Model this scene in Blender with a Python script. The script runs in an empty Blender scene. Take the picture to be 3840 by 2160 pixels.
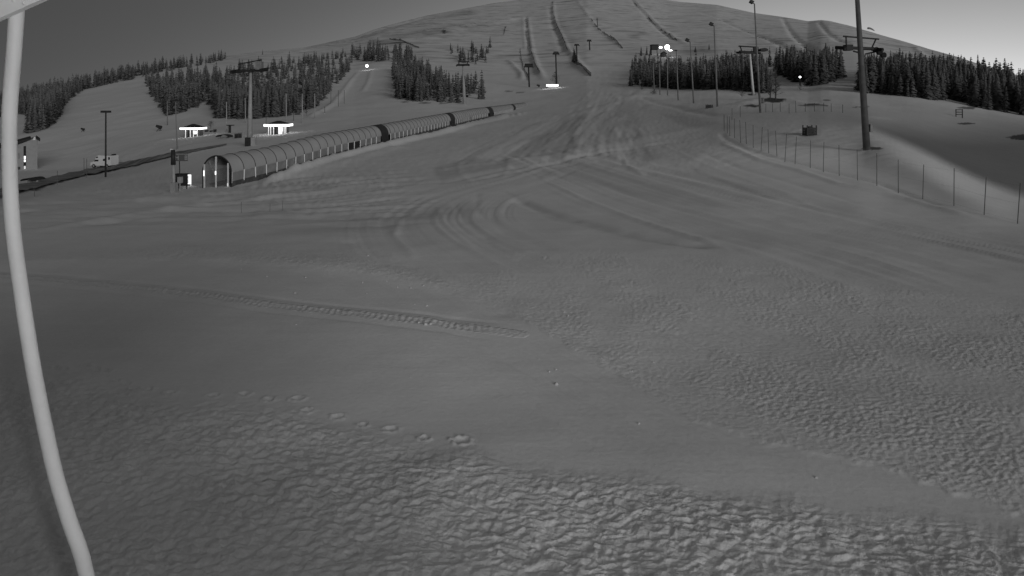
import bpy, math, random
import numpy as np
from mathutils import Vector, Matrix

# ---------------------------------------------------------------- camera
S = bpy.context.scene
COL = S.collection
F = 2300.0; CX = 1920.0; VH = 390.0; ZC = 6.0
cd = bpy.data.cameras.new('camera'); cam = bpy.data.objects.new('camera', cd); COL.objects.link(cam)
cam.location = (0, 0, ZC); cam.rotation_euler = (math.radians(90), 0, 0)
cd.sensor_width = 36; cd.lens = 36 * F / 3840; cd.shift_y = -(1080 - VH) / 3840
cd.clip_start = 0.05; cd.clip_end = 12000
S.camera = cam
S.render.resolution_x, S.render.resolution_y = 1024, 576
S.view_settings.view_transform = 'Standard'; S.view_settings.look = 'None'
S.view_settings.exposure = 0; S.view_settings.gamma = 1
S.cycles.max_bounces = 5; S.cycles.diffuse_bounces = 3

# ---------------------------------------------------------------- dawn sky (monochrome: infrared night camera)
W = bpy.data.worlds.new("World"); S.world = W; W.use_nodes = True
nt = W.node_tree; nt.nodes.clear()
def wn(t, **k):
    n = nt.nodes.new(t)
    for a, b in k.items(): setattr(n, a, b)
    return n
def wm(op, a, b=None, c=None):
    n = wn('ShaderNodeMath', operation=op)
    for i, x in enumerate((a, b, c)):
        if x is None: continue
        if isinstance(x, (int, float)): n.inputs[i].default_value = x
        else: nt.links.new(x, n.inputs[i])
    return n.outputs[0]
tc = wn('ShaderNodeTexCoord'); sp = wn('ShaderNodeSeparateXYZ'); nt.links.new(tc.outputs['Generated'], sp.inputs[0])
az = wm('MULTIPLY', wm('ARCTAN2', sp.outputs[0], sp.outputs[1]), 57.2958)
el = wm('MULTIPLY', wm('ARCSINE', sp.outputs[2]), 57.2958)
da = wm('SUBTRACT', az, 31.0)
ga = wm('EXPONENT', wm('MULTIPLY', wm('MULTIPLY', da, da), -0.5 / (27.0 * 27.0)))
ge = wm('EXPONENT', wm('DIVIDE', wm('MAXIMUM', el, 0.0), -6.0))
gw = wm('EXPONENT', wm('DIVIDE', wm('MAXIMUM', el, 0.0), -30.0))
glow = wm('MULTIPLY', wm('MULTIPLY', ga, ge), 0.86)
glow2 = wm('MULTIPLY', wm('MULTIPLY', ga, gw), 0.10)
zen = wm('MULTIPLY', wm('MINIMUM', wm('SMOOTH_MAX', wm('SUBTRACT', el, 16.0), 0.0, 8.0), 30.0), -0.0002)
lum = wm('ADD', wm('ADD', wm('ADD', glow, glow2), zen), 0.058)
cmb = wn('ShaderNodeCombineColor')
for i in range(3): nt.links.new(lum, cmb.inputs[i])
bg = wn('ShaderNodeBackground'); nt.links.new(cmb.outputs[0], bg.inputs[0]); bg.inputs[1].default_value = 1.0
out = wn('ShaderNodeOutputWorld'); nt.links.new(bg.outputs[0], out.inputs[0])

# ---------------------------------------------------------------- lights
sl = bpy.data.lights.new('sun', 'SUN'); sun = bpy.data.objects.new('sun', sl); COL.objects.link(sun)
sl.energy = 0.88; sl.angle = math.radians(21)
SUN_AZ, SUN_EL = math.radians(148), math.radians(14)   # from right of and behind the camera, low
sd = Vector((math.sin(SUN_AZ) * math.cos(SUN_EL), math.cos(SUN_AZ) * math.cos(SUN_EL), math.sin(SUN_EL)))
sun.rotation_euler = sd.to_track_quat('Z', 'Y').to_euler()
# infrared lamp built into the surveillance camera
ll = bpy.data.lights.new('infrared_lamp', 'SPOT'); lamp = bpy.data.objects.new('infrared_lamp', ll); COL.objects.link(lamp)
ll.energy = 330; ll.spot_size = math.radians(140); ll.spot_blend = 1.0; ll.shadow_soft_size = 0.05
lamp.location = (0.12, 0.02, ZC + 0.1); lamp.rotation_euler = (math.radians(74), 0, math.radians(7))

def flood(name, loc, aim, power, cone, blend=1.0, soft=.4):
    l = bpy.data.lights.new(name, 'SPOT'); o = bpy.data.objects.new(name, l); COL.objects.link(o); l.energy = power; l.spot_size = math.radians(cone); l.spot_blend = blend; l.shadow_soft_size = soft
    o.location = loc; o.rotation_euler = (Vector(loc) - Vector(aim)).to_track_quat('Z', 'Y').to_euler(); return o
flood('roof_floodlight', (1.0, -1.0, 12.5), (1.5, 22, 0), 800, 86)           # on the lodge gable above the camera
flood('piste_floodlight', (29.5, 53.5, 18.5), (-6, 42, -1), 900, 150)         # head of the nearest floodlight post, above the frame
# ---------------------------------------------------------------- noise helpers
def _h(ix, iy, s):
    n = (ix.astype(np.int64) * 374761393 + iy.astype(np.int64) * 668265263 + s * 1442695041) & 0x7fffffff
    n = (n ^ (n >> 13)) * 1274126177 & 0x7fffffff
    n = (n ^ (n >> 16)) & 0xffff
    return n / 65535.0 * 2 * math.pi
def perlin(x, y, s=0):
    x0 = np.floor(x); y0 = np.floor(y); fx = x - x0; fy = y - y0
    u = fx * fx * fx * (fx * (fx * 6 - 15) + 10); v = fy * fy * fy * (fy * (fy * 6 - 15) + 10)
    def g(dx, dy):
        a = _h(x0 + dx, y0 + dy, s); return np.cos(a) * (fx - dx) + np.sin(a) * (fy - dy)
    return ((g(0, 0) * (1 - u) + g(1, 0) * u) * (1 - v) + (g(0, 1) * (1 - u) + g(1, 1) * u) * v) * 1.5
def fbm(x, y, o=4, s=0):
    r = 0; a = 1
    for i in range(o):
        r = r + a * perlin(x * 2 ** i, y * 2 ** i, s + i); a *= .5
    return r
def sstep(a, b, x):
    t = np.clip((x - a) / (b - a), 0, 1); return t * t * (3 - 2 * t)

# ---------------------------------------------------------------- terrain survey: distance of the ground along lines of sight
SKY = np.array([(-2500, 520), (-1500, 470), (-300, 410), (0, 385), (100, 362), (300, 315), (480, 272), (700, 232), (850, 210), (960, 195), (1140, 178),
    (1250, 155), (1330, 138), (1400, 112), (1460, 94), (1593, 60), (1700, 40), (1850, 12), (1950, 0), (2200, -40), (2400, -20),
    (2500, 0), (2560, 8), (2687, 18), (2825, 48), (2940, 64), (3000, 74), (3030, 79), (3080, 75), (3110, 78), (3200, 100),
    (3300, 130), (3400, 158), (3500, 188), (3600, 216), (3700, 250), (3840, 288), (4300, 400), (5300, 470), (6500, 520)], float)
def vsky(u): return np.interp(u, SKY[:, 0], SKY[:, 1])
flat = [(2160, 7.8), (1700, 10.5), (1400, 13.7), (1100, 19.5), (950, 24.7)]
COLS = {
 -900: (420, [(850, 31), (790, 38), (750, 48), (710, 68), (680, 90), (640, 125), (600, 155), (540, 200), (480, 280)]),
 0: (430, [(850, 31), (790, 38), (750, 48), (710, 68), (680, 90), (640, 130), (600, 155), (560, 180), (500, 215), (440, 280), (410, 340)]),
 400: (500, [(850, 31), (790, 38), (750, 46), (720, 55), (700, 67), (670, 100), (632, 150), (560, 180), (500, 205), (450, 235), (380, 310), (340, 400)]),
 700: (650, [(850, 31), (770, 42), (720, 52), (690, 60), (640, 73), (600, 86), (555, 105), (510, 145), (480, 170), (445, 200), (350, 275), (280, 400)]),
 960: (760, [(850, 31), (770, 42), (720, 49), (680, 59), (640, 68), (600, 80), (555, 98), (505, 145), (480, 168), (445, 200), (350, 290), (280, 400), (220, 600)]),
 1250: (950, [(850, 31), (770, 40), (700, 48), (640, 59), (588, 74), (550, 88), (500, 115), (450, 165), (400, 220), (350, 280), (280, 400), (200, 640)]),
 1500: (1250, [(850, 31), (770, 38), (700, 46), (620, 62), (560, 80), (525, 98), (490, 122), (450, 155), (400, 200), (370, 235), (300, 340), (220, 520), (140, 850)]),
 1920: (1700, [(850, 31), (770, 38), (700, 45), (620, 59), (560, 74), (520, 92), (470, 130), (425, 200), (400, 250), (350, 330), (300, 430), (200, 700), (100, 1100)]),
 2400: (1800, [(850, 31), (770, 37), (700, 44), (620, 56), (560, 68), (500, 86), (450, 112), (400, 165), (350, 240), (310, 330), (200, 600), (100, 1000)]),
 2650: (1750, [(850, 30.6), (770, 36), (720, 40.5), (620, 53), (560, 62), (500, 78), (450, 95), (405, 118), (375, 150), (335, 215), (280, 330), (200, 560), (120, 950)]),
 2880: (1600, [(850, 30.3), (770, 35.5), (720, 39), (600, 51), (560, 56), (520, 62), (480, 68), (450, 76), (420, 84), (400, 105), (385, 130), (350, 190), (250, 350), (200, 560), (120, 1000)]),
 3240: (1150, [(850, 30), (770, 34.5), (720, 38), (600, 50), (560, 54), (480, 66), (440, 80), (408, 99), (370, 150), (350, 175), (250, 300), (180, 520)]),
 3400: (900, [(850, 30), (770, 34.3), (720, 38), (640, 45), (575, 52), (550, 58), (500, 75), (450, 95), (410, 130), (375, 165), (280, 280), (220, 450)]),
 3500: (740, [(850, 30), (740, 36), (680, 40), (635, 43), (600, 56), (560, 70), (500, 92), (450, 115), (400, 150), (300, 250), (240, 400)]),
 3600: (600, [(850, 29.5), (772, 33.5), (700, 38), (670, 46), (640, 58), (600, 70), (550, 84), (500, 100), (450, 120), (400, 145), (300, 240), (250, 350)]),
 3700: (520, [(850, 29.7), (790, 32.5), (748, 35), (722, 43), (690, 54), (640, 66), (560, 84), (500, 102), (430, 130), (395, 155), (320, 240)]),
 3840: (430, [(850, 30), (839, 31), (800, 34), (775, 42), (740, 52), (700, 60), (600, 80), (500, 105), (430, 140), (380, 180), (330, 270)]),
 4700: (300, [(850, 30), (820, 34), (790, 42), (740, 54), (700, 62), (600, 85), (550, 110), (500, 150), (470, 200)])}
for cu_ in (3300, 3360, 3400, 3500, 3600, 3700): COLS.pop(cu_, None)
for cu_ in list(range(3300, 3960, 20)) + [4100, 4700]:
    I_ = lambda *p: float(np.interp(cu_, [q[0] for q in p], [q[1] for q in p]))
    c_ = I_((3240, 470), (3300, 503), (3400, 560), (3500, 625), (3600, 690), (3700, 748), (3840, 797), (4100, 825), (4700, 835)); dc = I_((3240, 70), (3300, 62), (3400, 53), (3500, 45), (3600, 40), (3700, 36), (3840, 34), (4700, 33.5))
    P_ = [(c_, dc), (c_ - 26, dc * 1.28), (c_ - 60, dc * 1.52)]
    if c_ - 60 > 545: P_.append((500, I_((3400, 84), (3600, 102), (3840, 112), (4700, 150))))
    P_.append((440 if cu_ < 4000 else 480, I_((3240, 82), (3300, 92), (3400, 104), (3600, 130), (3840, 150), (4700, 190))))
    P_.append((min(395, 380 + (cu_ - 3300) * .03) if cu_ < 4000 else 462, I_((3240, 150), (3400, 150), (3840, 190), (4100, 215), (4700, 230))))
    if cu_ < 3850: P_.append((float(vsky(cu_)) + (385 - float(vsky(cu_))) * .45, I_((3300, 330), (3600, 270), (3840, 250))))
    if c_ < 800: P_.append(((c_ + 850) / 2, I_((3300, 42), (3400, 39.3), (3500, 36.8), (3600, 34.2), (3700, 32.4), (3840, 31.7))))
    P_.append((858, 29.6))
    COLS[cu_] = (I_((3240, 1150), (3400, 900), (3600, 600), (3840, 430), (4100, 350), (4700, 300)), P_)
COLS[3840] = COLS.pop(3840)
def pchip(x, y, q):
    h = np.diff(x); d = np.diff(y) / h; m = np.zeros_like(y)
    m[0] = d[0]; m[-1] = d[-1]
    for i in range(1, len(x) - 1):
        if d[i - 1] * d[i] > 0:
            w1 = 2 * h[i] + h[i - 1]; w2 = h[i] + 2 * h[i - 1]; m[i] = (w1 + w2) / (w1 / d[i - 1] + w2 / d[i])
    i = np.clip(np.searchsorted(x, q) - 1, 0, len(x) - 2); t = (q - x[i]) / h[i]
    t2 = t * t; t3 = t2 * t
    return (2*t3-3*t2+1)*y[i] + (t3-2*t2+t)*h[i]*m[i] + (-2*t3+3*t2)*y[i+1] + (t3-t2)*h[i]*m[i+1]
SG = np.concatenate([np.linspace(0, 1, 401), 1 + np.linspace(0, 1, 1041)[1:]])   # 0..1 ridge..600, 1..2 600..2160
VM = 600.0
def s2v(s, u):
    vs = vsky(u); return np.where(s <= 1, vs + (VM - vs) * s, VM + (2160 - VM) * (s - 1))
def v2s(v, u):
    vs = vsky(u); return np.where(v <= VM, (v - vs) / (VM - vs), 1 + (v - VM) / (2160 - VM))
CU = np.array(sorted(COLS), float); CT = []
for cu in CU:
    top, pts = COLS[int(cu)]
    a = sorted([(float(vsky(cu)), top)] + pts + flat)
    x = np.array([p[0] for p in a]); y = np.log(np.array([p[1] for p in a]))
    CT.append(pchip(x, y, s2v(SG, cu)))
CT = np.array(CT)
_U = np.arange(-900, 4701, 20.0); _T = np.array([[0.0]] * 0) if False else np.stack([np.interp(_U, CU, CT[:, k]) for k in range(CT.shape[1])], 1)
_k = np.exp(-.5 * (np.arange(-6, 7) / 2.2) ** 2); _k /= _k.sum()
_P = np.pad(_T, ((6, 6), (0, 0)), 'edge'); CT = sum(_k[i] * _P[i:i + len(_U)] for i in range(13)); CU = _U
_k2 = np.exp(-.5 * (np.arange(-25, 26) / 9.0) ** 2); _k2 /= _k2.sum(); _P = np.pad(_T, ((25, 25), (0, 0)), 'edge'); _B = sum(_k2[i] * _P[i:i + len(_U)] for i in range(51))
_w = (1 - np.clip((_U - 3040) / 220, 0, 1))[:, None]; CT = CT * (1 - _w) + _B * _w
def table(u, s):
    u = np.asarray(u, float); s = np.asarray(s, float)
    j = np.clip(np.searchsorted(CU, u) - 1, 0, len(CU) - 2)
    t = np.clip((u - CU[j]) / (CU[j + 1] - CU[j]), 0, 1)
    si = np.where(s <= 1, s * 400, 400 + (s - 1) * 1040); si = np.clip(si, 0, len(SG) - 1.001)
    k = si.astype(int); f = si - k
    def g(jj): return CT[jj, k] * (1 - f) + CT[jj, k + 1] * f
    return np.exp(g(j) * (1 - t) + g(j + 1) * t)
def depth(u, v): return table(u, np.clip(v2s(np.asarray(v, float), u), 0, 2))
def at(u, v, D): return Vector(((u - CX) / F * D, D, ZC - (v - VH) / F * D))
def G(u, v): return at(u, v, float(depth(u, v)))

# ---------------------------------------------------------------- materials (a monochrome world)
def mat(name, g, rough=.7, metal=0, noise=0, nscale=5, bump=0, bscale=30, emit=None, alpha=None, detail=4):
    m = bpy.data.materials.new(name); m.use_nodes = True; t = m.node_tree; b = t.nodes['Principled BSDF']
    b.inputs['Base Color'].default_value = (g, g, g, 1); b.inputs['Roughness'].default_value = rough; b.inputs['Metallic'].default_value = metal
    b.inputs['Specular IOR Level'].default_value = .25
    if noise or bump:
        c = t.nodes.new('ShaderNodeTexCoord')
    if noise:
        n = t.nodes.new('ShaderNodeTexNoise'); n.inputs['Scale'].default_value = nscale; n.inputs['Detail'].default_value = detail
        t.links.new(c.outputs['Object'], n.inputs['Vector'])
        r = t.nodes.new('ShaderNodeMapRange'); r.inputs[3].default_value = g * (1 - noise); r.inputs[4].default_value = g * (1 + noise)
        r.inputs[1].default_value = .3; r.inputs[2].default_value = .7
        t.links.new(n.outputs[0], r.inputs[0]); t.links.new(r.outputs[0], b.inputs['Base Color'])
    if bump:
        n = t.nodes.new('ShaderNodeTexNoise'); n.inputs['Scale'].default_value = bscale
        t.links.new(c.outputs['Object'], n.inputs['Vector'])
        q = t.nodes.new('ShaderNodeBump'); q.inputs['Strength'].default_value = bump; q.inputs['Distance'].default_value = .02
        t.links.new(n.outputs[0], q.inputs['Height']); t.links.new(q.outputs[0], b.inputs['Normal'])
    if emit:
        b.inputs['Emission Color'].default_value = (1, 1, 1, 1); b.inputs['Emission Strength'].default_value = emit
    if alpha is not None: b.inputs['Alpha'].default_value = alpha
    return m
M = dict(
    eave=mat('white_gable_board', .9, .5, noise=.08, nscale=6), dpole=mat('weathered_pole', .13, .6, noise=.2, nscale=2),
    white=mat('white_paint', .86, .5, noise=.06, nscale=3, bump=.15), wood=mat('dark_wood', .07, .8, noise=.3, nscale=8),
    steel=mat('galvanised_steel', .42, .6, .0, noise=.18, nscale=2.5), dsteel=mat('dark_steel', .045, .6, .2, noise=.25, nscale=4),
    msteel=mat('grey_painted_steel', .26, .6, .1, noise=.2, nscale=3), black=mat('black_rubber', .025, .8, noise=.2),
    concrete=mat('concrete', .3, .85, noise=.15, nscale=6), plaster=mat('pale_cladding', .36, .8, noise=.08, nscale=1.5),
    roof=mat('dark_roofing', .04, .8, noise=.25, nscale=3), glass=mat('dark_glass', .03, .15), skin=mat('tunnel_skin', .46, .5, noise=.07, nscale=.8),
    pane=mat('tunnel_window', .3, .35, noise=.2, nscale=1.2), skirt=mat('tunnel_skirt', .1, .8, noise=.3, nscale=2),
    clear=mat('clear_plastic', .35, .3, alpha=.28), spruce=mat('spruce_needles', .19, .85, noise=.35, nscale=.7), bark=mat('bark', .12, .9, noise=.3),
    twig=mat('birch_twigs', .1, .9), van=mat('van_white', .8, .35, noise=.03), cars=mat('car_dark', .1, .3),
    glow=mat('lit_led_fascia', .8, emit=2.6), glow2=mat('lit_window', .8, emit=1.3), lampglow=mat('lit_lamp_lens', .8, emit=7), dimglow=mat('dim_glow', .8, emit=.4),
    fence=mat('weathered_fence_wood', .09, .9, noise=.3, nscale=3), netpost=mat('net_post', .13, .6), cloud=mat('grey_cloud', .3, 1), sign=mat('sign_face', .12, .6), letter=mat('sign_letter', .42, .6),
    chunk=mat('snow_chunk', .72, .9, noise=.05, bump=.4))

# snow
def snow_material():
    m = bpy.data.materials.new('snow'); m.use_nodes = True; t = m.node_tree; b = t.nodes['Principled BSDF']
    N = lambda ty: t.nodes.new(ty); L = t.links.new
    b.inputs['Roughness'].default_value = .85; b.inputs['Specular IOR Level'].default_value = .12
    geo = N('ShaderNodeNewGeometry')
    def noise(scale, detail=5, vec=None, dist=0):
        n = N('ShaderNodeTexNoise'); n.inputs['Scale'].default_value = scale; n.inputs['Detail'].default_value = detail; n.inputs['Distortion'].default_value = dist
        L(vec or geo.outputs['Position'], n.inputs['Vector']); return n.outputs[0]
    def attr(n):
        a = N('ShaderNodeAttribute'); a.attribute_name = n; return a.outputs['Fac']
    def mth(op, a, c=None, d=None):
        n = N('ShaderNodeMath'); n.operation = op
        for i, x in enumerate((a, c, d)):
            if x is None: continue
            if isinstance(x, (int, float)): n.inputs[i].default_value = x
            else: L(x, n.inputs[i])
        return n.outputs[0]
    rough = attr('rough'); bare = attr('bare'); far = attr('far')
    # grooming direction streaks
    mp = N('ShaderNodeMapping'); mp.inputs['Rotation'].default_value = (0, 0, math.radians(-52)); mp.inputs['Scale'].default_value = (.12, 2.2, 1)
    L(geo.outputs['Position'], mp.inputs[0])
    streak = noise(1.0, 6, mp.outputs[0])
    big = noise(.06, 5); mid = noise(.7, 6); fine = noise(9, 6); grain = noise(45, 3)
    v = mth('MULTIPLY_ADD', mth('SUBTRACT', big, .5), .16, .83)
    v = mth('MULTIPLY_ADD', mth('SUBTRACT', streak, .5), .07, v)
    v = mth('MULTIPLY_ADD', mth('SUBTRACT', mid, .5), .10, v)
    v = mth('MULTIPLY_ADD', mth('SUBTRACT', fine, .5), .12, v)
    v = mth('MULTIPLY_ADD', mth('SUBTRACT', grain, .5), .14, v)
    # wind-blown bare heath on the fell
    mp2 = N('ShaderNodeMapping'); mp2.inputs['Scale'].default_value = (.012, .03, .09); mp2.inputs['Rotation'].default_value = (0, 0, .1); L(geo.outputs['Position'], mp2.inputs[0])
    h = noise(1.0, 7, mp2.outputs[0], .6)
    hm = N('ShaderNodeMapRange'); hm.inputs[1].default_value = .55; hm.inputs[2].default_value = .78; L(h, hm.inputs[0])
    mp3 = N('ShaderNodeMapping'); mp3.inputs['Scale'].default_value = (.035, .07, .3); L(geo.outputs['Position'], mp3.inputs[0])
    h2 = noise(1.0, 8, mp3.outputs[0], .8); hm2 = N('ShaderNodeMapRange'); hm2.inputs[1].default_value = .5; hm2.inputs[2].default_value = .72; L(h2, hm2.inputs[0])
    hb = mth('MULTIPLY', mth('MULTIPLY', mth('MULTIPLY_ADD', hm2.outputs[0], .8, hm.outputs[0]), far), .55)
    tot = mth('MINIMUM', mth('ADD', hb, bare), .92)
    v = mth('MULTIPLY', v, mth('SUBTRACT', 1.0, tot))
    L(v, b.inputs['Base Color'])
    hgt = mth('ADD', mth('MULTIPLY', fine, mth('MULTIPLY_ADD', rough, .05, .010)), mth('MULTIPLY', grain, mth('MULTIPLY_ADD', rough, .010, .0025)))
    hgt = mth('ADD', hgt, mth('MULTIPLY', streak, .014)); hgt = mth('ADD', hgt, mth('MULTIPLY', mid, mth('MULTIPLY_ADD', rough, .06, .02)))
    bp = N('ShaderNodeBump'); bp.inputs['Strength'].default_value = .8; bp.inputs['Distance'].default_value = 1.0
    L(hgt, bp.inputs['Height']); L(bp.outputs[0], b.inputs['Normal'])
    return m
M['snow'] = snow_material()

# ---------------------------------------------------------------- ground mesh
def build_ground():
    us = np.concatenate([np.arange(-2400, -120, 60), np.arange(-120, 3960, 6), np.arange(3960, 12000, 80)]).astype(float)
    ss = np.concatenate([np.linspace(0, 1, 191)[:-1], 1 + np.linspace(0, 1, 410)])
    U, SS = np.meshgrid(us, ss); V = s2v(SS, U); D = table(U, SS)
    X = (U - CX) / F * D; Y = D.copy(); Z = ZC - (V - VH) / F * D
    dz = np.zeros_like(Z); rough = np.zeros_like(Z); bare = np.zeros_like(Z)
    B = lambda pts, u: np.interp(u, [p[0] for p in pts], [p[1] for p in pts])
    near = sstep(70, 25, D)
    # large and medium undulation
    dz += 0.03 * fbm(X * .25, Y * .25, 3, 5) * near
    farm = sstep(250, 600, D)
    wob = fbm(X * .012, Y * .012, 5, 9)
    edge = sstep(0, .12, SS)
    dz += 1.6 * wob * farm * (.15 + .85 * edge)
    dz += .25 * fbm(X * .06, Y * .06, 4, 19) * sstep(60, 140, D) * (1 - farm)
    # foreground churned snow
    wv = 14 * perlin(U / 90, V / 400, 3) + 8 * perlin(U / 30, V / 100, 4)
    b1 = B([(-500, 1330), (0, 1385), (300, 1385), (620, 1480), (1100, 1500), (1300, 1590), (1700, 1665), (2000, 1740), (2500, 1790), (3000, 1880), (3400, 1915), (3840, 1990), (5000, 2100)], U) + wv
    m1 = sstep(-20, 110, V - b1 + 30 * perlin(X * 1.3, Y * 1.3, 77)) * (.75 + .35 * sstep(-.5, .5, fbm(X * .35, Y * .5, 3, 78)))
    w1 = X * .93 + Y * .1; w2 = Y
    wx = w1 + .10 * fbm(X * 2.4, Y * 2.4, 2, 51); wy = w2 + .10 * fbm(X * 2.4 + 9, Y * 2.4, 2, 52)
    lump = 1 - np.abs(perlin(wx * 4.4, wy * 6.6, 21)) * 2.0
    lump2 = fbm(wx * 5.6, wy * 9, 3, 31)
    lump3 = 1 - np.abs(perlin(wx * 9.5, wy * 14, 23)) * 2
    lumpR = fbm(X * 5.2 + .2 * lump2, Y * 6.6, 3, 35); wl = sstep(1900, 900, U); lump2 = lump2 * (1 - wl) + 1.6 * lumpR * wl; lump = lump * (1 - .8 * wl)
    dz += m1 * (.024 * lump2 + .010 * lump + .007 * lump3 + .03 * fbm(X * 1.1, Y * 1.1, 2, 41))
    rough += m1
    # granular field right of the smooth strip
    tb = B([(1500, 980), (1750, 1010), (1950, 900), (2300, 900), (2650, 925), (3100, 985), (3840, 1095), (5000, 1250)], U) + 20 * perlin(U / 150, V / 300, 7)
    lb = B([(1400, 850), (1600, 990), (1800, 1120), (1950, 1210), (2250, 1380), (2600, 1590), (2900, 1680), (3300, 1760), (3840, 1950), (5000, 2300)], U) + 14 * perlin(U / 60, V / 200, 8)
    m2 = sstep(0, 90, V - tb) * sstep(0, 26, lb - V) * sstep(1500, 1750, U)
    patch = .35 + .65 * sstep(-.35, .4, fbm(X * .45 + 3, Y * .3, 3, 61))
    rx = X * .9 + Y * .43; ry = -X * .43 + Y * .9
    gr = fbm(rx * 6.0, ry * 14, 3, 71)
    gr2 = fbm(X * 12, Y * 12, 2, 72)
    dz += m2 * patch * (.011 * gr + .010 * gr2)
    edgew = np.exp(-((lb - V) / 45.) ** 2) * sstep(1500, 1750, U)
    dz += .012 * edgew * m2
    rough += .55 * m2 * patch
    # granular rim on the left strip
    lb2 = B([(-200, 1000), (150, 990), (700, 975), (1300, 1015), (1650, 1080), (1900, 1200)], U)
    m3 = np.exp(-((V - lb2 + 22) / 26.) ** 2) * sstep(100, 800, U) * sstep(1900, 1600, U)
    dz += m3 * (.018 * fbm(X * 5, Y * 5, 3, 81) + .02); rough += m3 * .5
    step = sstep(-30, 12, lb2 - V) * sstep(2000, 1500, U); dz += .05 * step * near
    m4 = sstep(lb2 - 130, lb2 - 20, V) * sstep(lb2 + 8, lb2 - 10, V) * sstep(1700, 1400, U); dz += m4 * .010 * fbm(X * 6, Y * 6, 2, 83); rough += .3 * m4
    # wind drifts between the tunnel and the flat
    m5 = sstep(610, 690, V) * sstep(880, 800, V) * sstep(1750, 1400, U)
    dx = X * .97 + Y * .22; dy = -X * .22 + Y * .97
    dz += m5 * (.16 * fbm(dx * .11, dy * .5, 4, 91) + .07 * fbm(dx * .3, dy * 1.7, 3, 92))
    dz += .05 * fbm(dx * .4, dy * 1.2, 3, 93) * sstep(40, 60, D) * sstep(180, 120, D)
    P2 = lambda pts: [(g.x, g.y) for g in (G(u, v) for u, v in pts)]
    def ridge(pts, h, w, n=1, tread=0, asym=0, target=None):
        nonlocal dz
        q = P2(pts)
        x0 = min(p[0] for p in q) - 4 * w; x1 = max(p[0] for p in q) + 4 * w
        y0 = min(p[1] for p in q) - 4 * w; y1 = max(p[1] for p in q) + 4 * w
        sel = (X > x0) & (X < x1) & (Y > y0) & (Y < y1)
        if not sel.any(): return
        x = X[sel]; y = Y[sel]; best = np.full(x.shape, 1e9); sg = np.zeros(x.shape); al = np.zeros(x.shape); acc = 0
        for (ax, ay), (bx, by) in zip(q[:-1], q[1:]):
            ex, ey = bx - ax, by - ay; l2 = ex * ex + ey * ey + 1e-9; l = math.sqrt(l2)
            t = np.clip(((x - ax) * ex + (y - ay) * ey) / l2, 0, 1)
            px = x - ax - t * ex; py = y - ay - t * ey; d = np.hypot(px, py); k = d < best
            best = np.where(k, d, best); sg = np.where(k, np.sign(ex * py - ey * px), sg); al = np.where(k, acc + t * l, al); acc += l
        endf = sstep(0, .08 * acc, al) * sstep(acc, .92 * acc, al)
        if tread:
            s = best * sg
            body = sstep(w, w * .8, best)
            ph = (al + s * .35) * 2 * math.pi / .19 + 2.2 * perlin(al * 1.3, s * 2, 15)
            z = body * (.035 * np.sin(ph) * (.45 + .55 * perlin(al * 2.1, s * 3, 16)) + .025 * fbm(al * 6, s * 8, 2, 17) - .012)
            for o in (-w * 1.0, w * 1.0): z += .022 * np.exp(-((s - o) / .07) ** 2)
            for o in (-w * 2.3, w * 2.1, w * 2.35): z -= .022 * np.exp(-((s - o) / .06) ** 2)
            dz[sel] += z * endf * .8; rough[sel] += .5 * body
        elif asym:
            s = best * sg; dz[sel] += h * endf * np.tanh(s / w) * np.exp(-(best / (w * 4)) ** 2)
        elif target is not None:
            target[sel] = np.maximum(target[sel], h * endf * np.exp(-(best / w) ** 2))
        else:
            dz[sel] += h * endf * np.exp(-(best / w) ** 2) * (1 + .25 * perlin(al / max(w, .3) * .5, al * 0, 13))
    def tracks(pts, half, amp, fr, seed):
        q = P2(pts); x0 = min(p[0] for p in q) - half; x1 = max(p[0] for p in q) + half; y0 = min(p[1] for p in q) - half; y1 = max(p[1] for p in q) + half
        # densify for smooth offsets
        Q = smooth2(q, 8); sel = (X > x0) & (X < x1) & (Y > y0) & (Y < y1); x = X[sel]; y = Y[sel]
        best = np.full(x.shape, 1e9); sg = np.zeros(x.shape); al = np.zeros(x.shape); acc = 0
        for (ax, ay), (bx, by) in zip(Q[:-1], Q[1:]):
            ex, ey = bx - ax, by - ay; l2 = ex * ex + ey * ey + 1e-9; t = np.clip(((x - ax) * ex + (y - ay) * ey) / l2, 0, 1)
            px = x - ax - t * ex; py = y - ay - t * ey; d = np.hypot(px, py); k = d < best
            best = np.where(k, d, best); sg = np.where(k, np.sign(ex * py - ey * px), sg); al = np.where(k, acc + t * math.sqrt(l2), al); acc += math.sqrt(l2)
        sd_ = best * sg; f = sstep(half, half * .6, best) * sstep(0, 4, al) * sstep(acc, acc - 6, al)
        n = perlin(sd_ * fr, al * .035, seed) + .6 * perlin(sd_ * fr * 2.3, al * .06, seed + 1) + .35 * perlin(sd_ * fr * 5, al * .1, seed + 2)
        dz[sel] += amp * f * n * (.5 + .5 * sstep(-.4, .4, perlin(al * .05, sd_ * .2, seed + 3)))
    def smooth2(q, n):
        o = []
        for i in range(len(q) - 1):
            p0, p1, p2, p3 = [np.array(q[j]) for j in (max(i - 1, 0), i, i + 1, min(i + 2, len(q) - 1))]
            for k in range(n):
                t = k / n; o.append(tuple(.5 * (2 * p1 + (p2 - p0) * t + (2 * p0 - 5 * p1 + 4 * p2 - p3) * t * t + (3 * p1 - p0 - 3 * p2 + p3) * t ** 3)))
        return o + [tuple(q[-1])]
    tracks([(3100, 1560), (2600, 1350), (2200, 1170), (1900, 1020), (1680, 900), (1620, 815), (1720, 740), (1940, 680), (2200, 600), (2700, 500)], 5.5, .04, 1.5, 201)
    tracks([(4000, 1080), (3400, 930), (2900, 815), (2500, 715), (2200, 625), (2000, 560)], 8.5, .12, .8, 211)
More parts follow.
